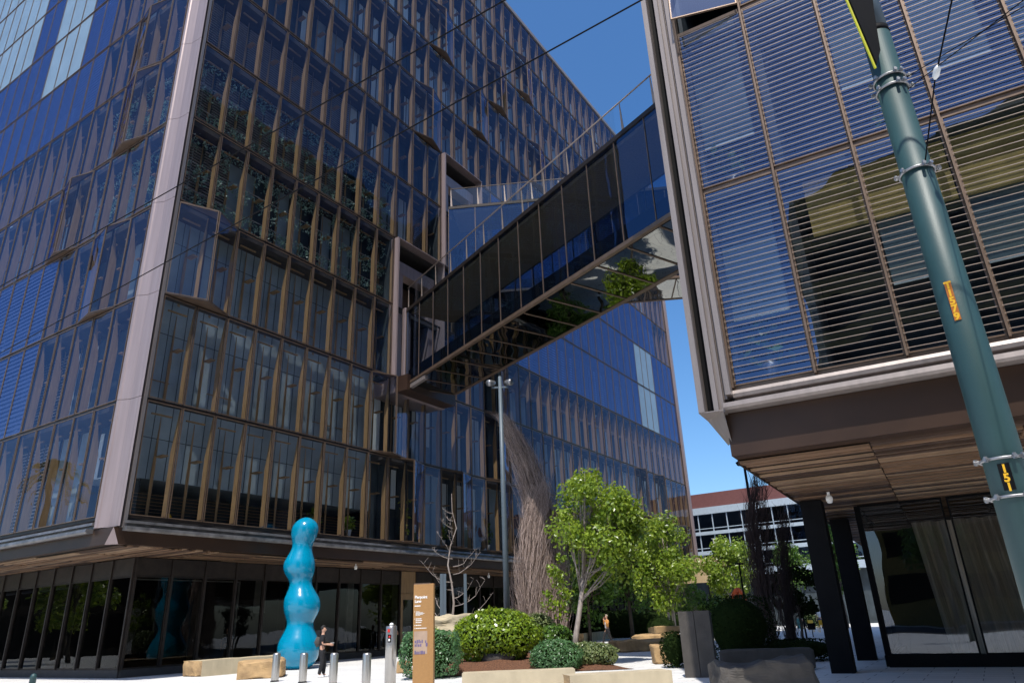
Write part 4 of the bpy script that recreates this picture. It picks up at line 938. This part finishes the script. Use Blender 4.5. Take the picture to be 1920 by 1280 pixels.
# bare small tree
def bare_tree(name, label, base, H, seed, r0=.06, mat_='bark', spread=.9, nb=12, taper=.5, whippy=0):
    t = thing(name, label, 'tree', base); rnd = random.Random(seed); tk = MB(); br = MB(); base = V(base)
    pts = [base+V((rnd.gauss(0, .02)*i, rnd.gauss(0, .02)*i, H*i/9)) for i in range(10)]; tk.tube(pts, [r0*(1-i/10.5) for i in range(10)], 8)
    for i in range(nb):
        f = .12+.8*i/nb; s_ = base+V((0, 0, H*f)); a = rnd.uniform(0, 6.28); L = H*spread*(1-f)*rnd.uniform(.35, .6)+.35
        d = V((math.cos(a), math.sin(a)*.6, 0)); p0 = s_; prev = [p0]; up = .1
        for j in range(5): up += .28; d2 = (d+V((rnd.gauss(0, .2), rnd.gauss(0, .2), up-.25))).normalized(); prev.append(prev[-1]+d2*L/5)
        br.tube(prev, [r0*.42*(1-j/6.5)*(1-f*.5) for j in range(6)], 5)
        for j in range(1, 6):
            for _ in range(2):
                e_ = prev[j]; dd = V((rnd.gauss(0, .6), rnd.gauss(0, .6), rnd.uniform(.1, 1))).normalized()*L*.22*rnd.random()
                br.tube([e_, e_+dd*.6+V((0, 0, .02)), e_+dd*1.2], [r0*.14, r0*.1, r0*.05], 4)
    tk.build('trunk', mat_, t, smooth=True); br.build('branches', mat_, t, smooth=True); return t
q = at(850, 1155, 36.5); zt = at(850, 925, 36.5).z; bare_tree('bare_tree', 'small leafless pale tree held between dark stakes', (q.x, q.y, 0), zt, 33, .075, nb=17, spread=.62)
for u, lb in ((828, 'left of the dark steel stakes beside the leafless tree'), (834, 'middle dark steel stake close against its neighbour by the leafless tree'), (873, 'right dark steel stake beside the leafless tree')):
    q = at(u, 1155, 36); zt = at(u, 1075, 36).z; m_ = MB().box(WF, q.x-.07, q.x+.07, q.y-.07, q.y+.07, 0, zt); o = m_.build_at('stake', 'polegrey', (q.x, q.y, 0)); tag(o, lb, 'stake', 'stakes around the leafless tree')
# columns of dry twigs
def twig_column(name, label, u0, u1, vb, y, tops, n, mat_, seed, sway=.25, rt=.014, depth=1.0, zlow=.2):
    rnd = random.Random(seed); base = at((u0+u1)/2, vb, y); base.z = 0; t = thing(name, label, 'tree', base); tw = MB()
    x0, x1 = at(u0, vb, y).x, at(u1, vb, y).x; xm, hw = (x0+x1)/2, (x1-x0)/2
    (ut, vt) = tops; T_ = at(ut, vt, y); H = T_.z
    for i in range(n):
        a = rnd.uniform(-1, 1); b = rnd.uniform(-1, 1)*math.sqrt(1-a*a); a *= rnd.choice([1, 1, 1, 1, .9, 1.12, 1.3]); h0 = H*rnd.random()**1.3*.72
        f1 = min(1, h0/H+rnd.uniform(.22, .50)); pts = []; NS = 6; ph_ = rnd.uniform(0, 6.28)
        for j in range(NS+1):
            f = h0/H+(f1-h0/H)*j/NS; w = hw*(1.0-.05*f)*(1-f**4*.75)*(.25+.75*min(1, .3+j/NS))
            cxx = xm+(T_.x-xm)*f**3.0; pts.append(V((cxx+a*w+.09*math.sin(ph_+f*11)+rnd.gauss(0, .03), y+b*depth*(1-f*.7), f*H)))
        tw.tube(pts, [rt*(1-j/(NS+1.5)) for j in range(NS+1)], 3, cap=False)
        for _ in range(2):
            j = rnd.randrange(2, NS); e_ = pts[j]; d = (pts[j+1]-pts[j]).normalized()+V((rnd.gauss(0, .28), rnd.gauss(0, .28), 0)); tw.tube([e_, e_+d*.35, e_+d*.75+V((0, 0, .1))], [rt*.6, rt*.45, rt*.2], 3, cap=False)
    for i in range(26 if n > 600 else 8):                    # loose whips at the tip and down the sides
        f0 = rnd.uniform(.55, .86); side = rnd.choice([-1, -1, 1]); c_ = V((xm+(T_.x-xm)*f0**3+side*hw*.35*(1-f0), y, f0*H)); pts = [c_]
        d = V((-.35+rnd.gauss(0, .12), 0, 1)).normalized() if n > 600 else V((rnd.gauss(0, .08), 0, 1)).normalized(); L = rnd.uniform(.9, 2.1)
        for j in range(5): pts.append(pts[-1]+(d+V((rnd.gauss(0, .12)-.04*j, rnd.gauss(0, .1), 0)))*L/5)
        tw.tube(pts, [rt*1.5*(1-j/7) for j in range(6)], 3, cap=False)
    tw.keep = True; tw.build('twigs', mat_, t)
    tk = MB()
    for i in range(5): a = rnd.uniform(-.5, .5); tk.tube([V((xm+a*hw, y, 0)), V((xm+a*hw*.6+(T_.x-xm)*.05, y, H*.35)), V((xm+(T_.x-xm)*.3, y, H*.7))], [.07, .05, .02], 6)
    tk.build('trunk', 'barkd', t, smooth=True); return t
twig_column('dry_poplar', 'tall column of dry grey-brown twigs leaning left at its tip', 1003, 1076, 1160, 37, (938, 775), 1150, 'twig', 41, depth=.8, rt=.0115)
twig_column('dry_poplar', 'shorter column of dry twigs at the left foot of the leaning one', 958, 1030, 1160, 36, (1018, 905), 520, 'twig', 42, depth=.6, rt=.011)
twig_column('bare_poplar', 'tall dark leafless poplar before the white-banded building', 1412, 1470, 1190, 33, (1426, 872), 330, 'twigd', 43, depth=.6, rt=.014)
twig_column('bare_poplar', 'shorter dark leafless poplar to the right of the taller one', 1465, 1505, 1190, 35, (1474, 960), 200, 'twigd', 44, depth=.5, rt=.014)

# ------------------------------------------------------------------ lamp posts and poles
q = at(951, 1150, 34); zt = at(935, 706, 34).z; q.z = 0
lp = thing('light_pole', 'tall grey light pole with twin floodlights in front of the office block', 'street light', q)
MB().tube([q, q+V((0, 0, zt*.5)), q+V((0, 0, zt))], [.155, .125, .09], 20).build('pole', 'polegrey', lp, smooth=True)
MB().box(yaw(q.x, q.y, 0), -.42, .42, -.04, .04, zt-.62, zt-.54).build('crossarm', 'polegrey', lp)
for sx in (-1, 1):
    c = q+V((sx*.40, -.05, zt-.35)); hd = MB().tube([c+V((sx*-.14, .12, .05)), c, c+V((sx*.14, -.12, -.03)), c+V((sx*.20, -.18, -.05))], [.09, .15, .17, .16], 14); h = hd.build('floodlight', 'galv', lp, smooth=True)
    MB().tube([c+V((0, 0, -.2)), c], .025, 6).build('bracket', 'polegrey', h)
q = at(1440, 1165, 46); q.x = at(1424, 1165, 46).x; top_ = at(1395, 870, 46); q = V((top_.x, 46, 0)); zt = top_.z
lp = thing('light_pole', 'thin black light pole with small floodlights in front of the maroon-topped building', 'street light', q)
MB().tube([q, q+V((0, 0, zt))], [.11, .08], 12).build('pole', 'black', lp, smooth=True)
MB().box(yaw(q.x, q.y, 0), -.4, .15, -.04, .04, zt-.1, zt).build('crossarm', 'black', lp); MB().tube([q+V((-.5, 0, zt+.02)), q+V((-.25, -.1, zt+.14))], [.12, .15], 10).build('floodlight', 'black', lp); MB().tube([q+V((0, 0, zt+.02)), q+V((.22, -.1, zt+.12))], [.12, .12], 10).build('floodlight', 'black', lp)
for u, vt, y, lb in ((1386, 1058, 40, 'slim black lamp post in front of the broad green tree'), (1502, 1135, 48, 'short thin black post standing on the far plaza'), (1337, 1010, 80, 'distant pale lamp post with twin heads before the tan wall')):
    T_ = at(u, vt, y); q = V((T_.x, y, 0)); m_ = 'black' if y < 70 else 'galv'
    t = thing('lamp_post', lb, 'street light', q); MB().tube([q, V((q.x, y, T_.z))], [.06, .045], 8).build('pole', m_, t, smooth=True)
    MB().box(yaw(q.x, y, 0), -.22, .22, -.06, .06, T_.z, T_.z+.09).build('lamp_head', m_, t)
# green pole close by
PX, PY = 3.42, 4.93; gp = thing('utility_pole', 'thick green painted steel pole close to the camera with steel clamps and number tags', 'pole', (PX, PY, 0))
c = V((PX, PY, 0)); PR = .128
MB().tube([c, c+V((0, 0, 3.2)), c+V((0, 0, 6.42))], [PR*1.05, PR, PR*.88], 40).build('shaft', 'green', gp, smooth=True)
MB().tube([c+V((0, 0, 6.46)), c+V((0, 0, 6.9)), c+V((0, 0, 9))], [PR*.86, PR*.8, PR*.7], 32).build('upper_shaft', 'polegrey', gp, smooth=True)
MB().tube([c+V((0, 0, 6.41)), c+V((0, 0, 6.47))], PR*.9, 32).build('joint_band', 'black', gp, smooth=True)
def clamp(z, r_, tilt=0):
    m_ = MB(); pts = []
    for i in range(25): th = 2*math.pi*i/24; pts.append(c+V(((r_+.012)*math.cos(th), (r_+.012)*math.sin(th), z)))
    m_.tube(pts, .011, 6); o = m_.build('clamp', 'galv', gp, smooth=True)
    for th in (-100, -80, -30, 160, 200): e_ = c+V(((r_+.02)*math.cos(rad(th)), (r_+.02)*math.sin(rad(th)), z)); d = V((math.cos(rad(th)), math.sin(rad(th)), 0)); bo = MB().tube([e_, e_+d*.035], .014, 6); bo.tube([e_+V((0, 0, .02))+d*.02, e_+V((0, 0, -.02))+d*.02], .012, 6); bo.build('bolt', 'galv', o)
clamp(5.90, PR*.90); clamp(5.79, PR*.90); clamp(4.93, PR*.93); clamp(2.53, PR*1.01); clamp(2.27, PR*1.01)
dirc = V((-PX, -PY, 0)).normalized()
def tagframe(z, ang=0):
    d = Matrix.Rotation(rad(ang), 3, 'Z') @ dirc; o_ = c+d*(PR+.004); ux = V((-d.y, d.x, 0));
    if ux.dot(cR) < 0: ux = -ux
    return Frame((o_.x, o_.y), ux, d)
Ft = tagframe(0, -8)
K['tagback'] = mat('orange_tag', (.42, .13, .01), .5)
MB().box(Ft, -.022, .022, -.012, .0005, 3.57, 3.89).build('number_tag', 'tagback', gp)
text_mb('T\n1\n5\n7\n9',   .078, Ft, 0, .001, 3.83, vertical=True, bold=.003, ex=.001).build('tag_number', 'yellow', gp)
Ft = tagframe(0, -4); MB().box(Ft, -.035, .035, -.012, .0005, 2.31, 2.49).build('number_tag', 'black', gp)
text_mb('1\n5\n1',   .076, Ft, 0, .001, 2.43, vertical=True, bold=.003, ex=.001).build('tag_number', 'yellow', gp)
# black signal backplate with a yellow rim strapped high on the pole
sx0 = at(1590, -10, 5.05); Fk = Frame((PX-.02, PY-.03), (.93, .37), (.37, -.93))
bpk = MB(); pl_ = [(-.12, 5.75), (.0, 5.85), (.04, 6.5), (.16, 6.9), (.16, 7.9), (-.30, 7.9), (-.30, 6.7)]
bpk = thing('signal_backplate', 'black signal backplate with a yellow edge at the top of the green pole', 'traffic signal', (PX, PY, 5.8))
def Q(a, z, d): return V((PX, PY, 0))+V((a-.05, -.10-d, z+.17))
e1 = [Q(-.115, 5.80, 0), Q(-.05, 5.95, 0), Q(-.02, 6.35, .02), Q(.03, 6.8, .04), Q(.10, 7.6, .05), Q(-.28, 7.6, .05), Q(-.24, 6.75, .04)]
MB().prism(e1, (0, -.05, 0)).build('plate', 'black', bpk)
MB().tube([Q(-.12, 5.78, .02), Q(-.247, 6.75, .06), Q(-.29, 7.6, .07)], .012, 6).build('yellow_edge', 'hiyel', bpk); MB().tube([Q(.035, 6.8, .06), Q(.11, 7.6, .07)], .010, 6).build('yellow_edge', 'hiyel', bpk)

# ------------------------------------------------------------------ wires
def wire(label, a, b, r_=.012, sag=.05, group=None):
    a, b = V(a), V(b); pts = [a.lerp(b, i/12)-V((0, 0, sag*4*(i/12)*(1-i/12))) for i in range(13)]; m_ = MB().tube(pts, r_, 5); o = m_.build_at('overhead_wire', 'black', a, smooth=True); tag(o, label, 'wire', group); return o
def ext(p0, p1, k0, k1): d = p1-p0; return p0-d*k0, p1+d*k1
a, b = gz(0, 534, 7.2), gz(935, 0, 7.2); a, b = ext(a, b, .8, 1.4); wire('thin overhead wire running up over the pale corner strip, upper of the two', a, b, .008)
a, b = gz(50, 632, 7.2), gz(1190, 0, 7.2); a, b = ext(a, b, .8, 1.4); wire('thin overhead wire that crosses the open sky, lower of the two', a, b, .009)
cl1 = c+V((.12, -.04, 5.90)); t1 = at(1920, 12, 3.6); wire('upper of two thin wires from the double clamp of the green pole', cl1, cl1+(t1-cl1)*1.6, .004, 0)
cl2 = c+V((.12, -.02, 5.79)); t2 = at(1920, 0, 3.2); wire('lower of two thin wires from the double clamp of the green pole', cl2, cl2+(t2-cl2)*1.6, .004, 0)
cl3 = c+V((.0, -.13, 4.95)); t3 = at(1753, 150, 4.4); t4 = at(1787, -10, 4.0)
wire('short wire from the single clamp up to the glass insulator', cl3, t3, .006, 0); d_ = (t4-t3).normalized(); wire('wire rising from the glass insulator out of view', t3+d_*.11, t3+d_*1.4, .007, 0)
im = MB().tube([t3, t3+d_*.02, t3+d_*.03, t3+d_*.08, t3+d_*.09, t3+d_*.11], [.008, .022, .026, .026, .022, .008], 12); o = im.build_at('insulator', 'insul', t3, smooth=True); tag(o, 'small clear insulator hanging on the wire beside the green pole', 'insulator')

# ------------------------------------------------------------------ far buildings
azf = rad(-56); uF = V((math.sin(azf), math.cos(azf), 0))*-1; nF = V((uF.y, -uF.x, 0)); nF = nF if nF.y < 0 else -nF
F0 = at(1285, 1000, 100); FF = Frame((F0.x, F0.y), uF, nF)
fbld = thing('banded_building', 'white-banded low office building with a maroon top in the distance', 'building', V((F0.x, F0.y, 0)))
def zpx(v, y=100): return at(1287, v, y).z
zt_m, zb_m = zpx(929), zpx(955)
rows = [(zpx(968), zpx(1000)), (zpx(1006), zpx(1036)), (zpx(1043), zpx(1072))]
LL = 46; bb = MB(); edges_z = [zb_m-.05, rows[0][0], rows[0][1], rows[1][0], rows[1][1], rows[2][0], rows[2][1], rows[2][1]-.9]
for i in range(0, 8, 2): bb.box(FF, -30, LL, -14, 0, edges_z[i+1], edges_z[i])
bb.build('white_band', 'whitew', fbld)
MB().box(FF, -30, LL, -13, -.5, zb_m, zt_m).build('maroon_top', 'maroon', fbld)
MB().box(FF, -30, LL, -14, -1.2, 0, zb_m-.1).build('core', 'inner', fbld)
mf = MB(); cnt = 0
for (zt_, zb_) in rows:
    x = -4
    while x < 26:
        if cnt < 100:
            w = MB().face([FF.P(x+.06, -.35, zb_), FF.P(x+1.95, -.35, zb_), FF.P(x+1.95, -.35, zt_), FF.P(x+.06, -.35, zt_)]).build('window', 'winfar', fbld); cnt += 1
            MB().box(FF, x-.05, x+.05, -.4, -.2, zb_, zt_).box(FF, x+.05, x+1.95, -.38, -.3, zb_+(zt_-zb_)*.16, zb_+(zt_-zb_)*.16+.09).build('window_frame', 'whitew', w)
        x += 2.0
# curved tan canopy
q = at(1322, 1085, 76); tw = MB(); pts = []
for i in range(14):
    th = rad(180+10*i-20); pts.append((q.x+5*math.cos(th)*.9+1.0, q.y+4*math.sin(th)+3))
zt_, zb_ = at(1322, 1046, 76).z, at(1322, 1092, 76).z
for i in range(13): (x0, y0), (x1, y1) = pts[i], pts[i+1]; tw.prism([V((x0, y0, zb_)), V((x1, y1, zb_)), V((x1, y1, zt_)), V((x0, y0, zt_))], (0, .3, 0))
o = tw.build_at('curved_pavilion', 'tanwall', (q.x, q.y, 0)); tag(o, 'curved tan pavilion wall between two green trees', 'pavilion')
for x in (q.x-2, q.x+1, q.x+3.5): MB().tube([V((x, q.y+2.5, 0)), V((x, q.y+2.5, zb_+.1))], .15, 8).build('post', 'black', o)
# orange arched sculpture
q = at(1384, 1113, 58); om = MB()
for (ax, ay) in ((-.75, 0), (.75, .3), (.1, .7)):
    pts = [V((q.x+ax*math.sin(rad(a_))*1.0, q.y+ay*math.sin(rad(a_)), (q.z+.35)*math.cos(rad(a_))**.8 if a_ < 89 else 0)) for a_ in (0, 15, 30, 45, 60, 75, 90)]; om.tube(pts, [.16, .14, .14, .14, .15, .17, .2], 8)
o = om.build_at('arched_sculpture', 'orange', (q.x, q.y, 0), smooth=True); tag(o, 'orange arched sculpture showing above the dark domed hedge', 'sculpture')
# yellow chairs on the far plaza
def chair(label, q, ang):
    t = thing('garden_chair', label, 'chair', q, 'yellow chairs on the far plaza'); F = yaw(q.x, q.y, ang)
    MB().box(F, -.25, .25, -.25, .25, .42, .46).build('seat', 'yellow', t); MB().box(F, -.25, .25, .23, .27, .5, .9).build('backrest', 'yellow', t)
    for sx in (-.23, .23):
        for sy in (-.23, .23): MB().tube([F.P(sx, sy, 0), F.P(sx, sy, .42 if sy < 0 else .6)], .018, 5).build('leg', 'yellow', t)
q = place_px(1524, 1170, 62); chair('left yellow metal chair on the sunny far plaza', q, 20); q = place_px(1541, 1170, 60); chair('right yellow metal chair on the sunny far plaza', q, -30)
q = at(1495, 1140, 76); m_ = MB().lathe(V((q.x, q.y, 0)), [(.3, 0), (.3, .9), (.32, .92), (.05, .95)], 14); o = m_.build_at('blue_bin', 'teal', (q.x, q.y, 0)); tag(o, 'teal round bin on the far plaza beside the thin post', 'bin')
q = at(1520, 1165, 50); T_ = V((q.x, q.y, 0)); t = thing('small_sign', 'small dark sign on a short post in front of the far plaza', 'sign', T_); MB().tube([T_, T_+V((0, 0, .5))], .03, 6).build('post', 'black', t); MB().box(yaw(q.x, q.y, 0), -.25, .25, -.02, .02, .45, .85).build('sign_panel', 'black', t)
# security cameras
for P_, lb in ((FB.P(14.9, -1.5, 4.82), 'white camera housing under the soffit right of the turquoise sculpture'), (FB.P(28.1, -1.5, 4.72), 'white security camera under the soffit beside the grey light pole'), (FC.P(1.05, -6.4, 4.42), 'white dome camera on the wooden soffit by the black column')):
    t = thing('dome_camera', lb, 'camera', P_); MB().lathe(P_, [(.02, -.08), (.06, -.07), (.09, 0), (.09, .08), (.07, .13)], 16).build('dome', 'white', t, smooth=True); MB().tube([P_+V((0, 0, .12)), P_+V((0, 0, .26))], .04, 8).build('mount', 'white', t)
# small green capped post at the frame edge
q = gz(60, 1290); q = V((-19.5, 30.4, 0)); t = thing('capped_post', 'small teal capped post at the bottom left corner of the plaza', 'post', q)
q = gz(58, 1292); t.location = (q.x, q.y, 0); MB().lathe(q, [(.11, 0), (.11, .38), (.12, .4), (.08, .5), (.01, .54)], 16).build('cap', 'green', t, smooth=True)

# potted plants and ball behind the first-floor glass
def pot(F, s, d, z, h, lb, sd, leaf='leaf', potm='white', sp=.4):
    P_ = F.P(s, d, z); t = thing('potted_plant', lb, 'plant', P_); MB().lathe(P_, [(.10, 0), (.16, .35), (.18, .5), (.15, .5)], 14).build('pot', potm, t, smooth=True); mb = MB(); mb.keep = True; rnd = random.Random(sd)
    for i in range(70):
        a = rnd.uniform(0, 6.28); e_ = P_+V((math.cos(a)*sp*rnd.random(), math.sin(a)*sp*rnd.random(), .5+h*rnd.random())); leafquad(mb, e_, .3)
    mb.tube([P_+V((0, 0, .4)), P_+V((0, 0, .5+h*.8))], .02, 4); mb.build('leaves', leaf, t)
z_ = zf(0)+.17
pot(FB, 11.4, -1.3, z_, .9, 'bright green potted plant behind glass right of the sculpture head', 1); pot(FB, 14.0, -1.3, z_, .7, 'small potted plant behind first-floor glass near the folded pane', 2)
pot(FB, 18.7, -1.3, z_, 2.2, 'tall green plant in a white pot behind the glass over the leafless tree', 3); pot(FB, 22.6, -1.3, z_, 1.0, 'leafy potted plant low behind glass left of the light pole', 4, 'leafsh'); pot(FB, 27.8, -1.3, z_, 1.6, 'dark green plant behind glass right of the light pole', 5, 'leaf2')
pot(FB, 15.2, -1.3, zf(4)+.17, 1.5, 'green potted plant on an upper floor next to the bridge opening', 6)
pot(FC, .95, -1.0, kz[0]+.25, 1.3, 'large pale vase with leafy branches behind the lowest left louvred window', 7, 'leaf2', 'galv', .6); pot(FC, 4.6, -1.0, kz[1]+.25, .9, 'round pale vase with sprigs behind the middle louvred window', 8, 'leaf2', 'white', .5)
pot(FC, .9, -1.0, kz[1]+.25, .8, 'leafy sprigs low behind the middle-floor window at the corner', 9, 'leaf2', 'galv', .6)
P_ = FB.P(3.0, -1.3, z_+.16); o = MB().lathe(P_, [(.02, -.16), (.1, -.13), (.16, 0), (.1, .13), (.02, .16)], 16).build_at('ball', 'yellow', P_, smooth=True); tag(o, 'yellow ball lying behind the first-floor glass near the corner', 'ball')
# chair behind first window
t = thing('lounge_chair', 'white chair with a rounded back behind the first window by the corner', 'chair', FB.P(1.2, -2.2, z_)); MB().box(FB, .95, 1.5, -2.5, -2.0, z_+.4, z_+.5).build('seat', 'corange', t); MB().box(FB, .95, 1.5, -2.5, -2.44, z_+.5, z_+1.2).build('backrest', 'white', t)

# ------------------------------------------------------------------ what the glass mirrors: palm, street trees, tower across the street
q = V((-31.5, 33.0, 0)); pm_ = thing('palm_tree', 'tall palm left of the plaza, mirrored in the glass by the corner', 'palm tree', q); PH = 10.8
MB().tube([q, q+V((.1, 0, PH*.5)), q+V((0, 0, PH))], [.28, .2, .17], 12).build('trunk', 'barkd', pm_, smooth=True)
lm = MB(); lm.keep = True; rnd = random.Random(5)
for i in range(46):
    a = rnd.uniform(0, 6.28); el = rnd.uniform(-.5, 1.2); L = rnd.uniform(1.7, 2.4); d = V((math.cos(a), math.sin(a), 0)); pts = []
    for j in range(7): f = j/6; pts.append(q+V((0, 0, PH))+d*L*f*math.cos(el)+V((0, 0, L*(f*math.sin(el)-.75*f*f))))
    lm.tube(pts, .02, 3, cap=False); sd = d.cross(V((0, 0, 1)))
    for j in range(2, 7):
        for e_ in range(4):
            f = e_/4; P_ = pts[j-1].lerp(pts[j], f)
            for s_ in (-1, 1): dr2 = (sd*s_*.8+d*.6+V((0, 0, -.35))).normalized(); lm.face([P_-d*.03, P_+d*.03, P_+dr2*.5])
lm.build('crown', 'palm', pm_)
ln = thing('added_dark_block', 'added unseen dark block far off to the left, darkens the ground-floor glass reflection', 'building', (-75, 10, 0))
FL = Frame((-75, -5), (0, 1), (1, 0)); MB().box(FL, 0, 95, -15, 0, 0, 9).build('wall', 'bronze_dark', ln)  # unseen block, added so the ground-floor glass mirrors dark instead of sky
wb = MB()
for k in range(2): wb.box(FL, .5, 94.5, .002, .05, .8+4.3*k, 4.2+4.3*k)
o = wb.build('window_bands', 'black', ln); o['kind'] = 'stuff'
for x, y, h_, sd, lb in ((-46, 38, 7, 51, 'first'), (-52, 46, 7.5, 52, 'second'), (-50, 30, 6.5, 53, 'third'), (-60, 40, 8, 54, 'fourth')):
    tree('street_tree', lb+' of the leafy street trees off to the left, mirrored in the dark ground-floor glass', (x, y, 0), None, (3, 3, 2.8), h_-2.2, 2600, .38, 'leaf', 'barkd', .16, seed=sd, group='street trees mirrored in the glass')
for x, y, sd, lb in ((-8.5, -15, 61, 'nearer'), (-2, -19, 62, 'farther')):
    tree('street_tree', lb+' of two street trees behind the viewer, mirrored in the pavilion glass', (x, y, 0), None, (3, 3, 3), 6, 2600, .38, 'leaf2', 'barkd', .16, seed=sd, group='street trees behind the viewer')
TF = Frame((-16.5, -19.5), (.93, -.30), (-.30, .93))
tn = thing('tower', 'olive stone office tower across the street behind the viewer, mirrored in the louvred windows', 'building', (-16.5, -19.5, 0))
MB().box(TF, 0, 34, -20, 0, 0, 34).build('wall', 'tower', tn)
wm = MB()
for k in range(8):
    wm.box(TF, .4, 33.6, 0.002, .04, 2+k*3.9, 4.2+k*3.9)
o = wm.build('window_bands', 'black', tn); o['kind'] = 'stuff'
bpy.context.view_layer.update()
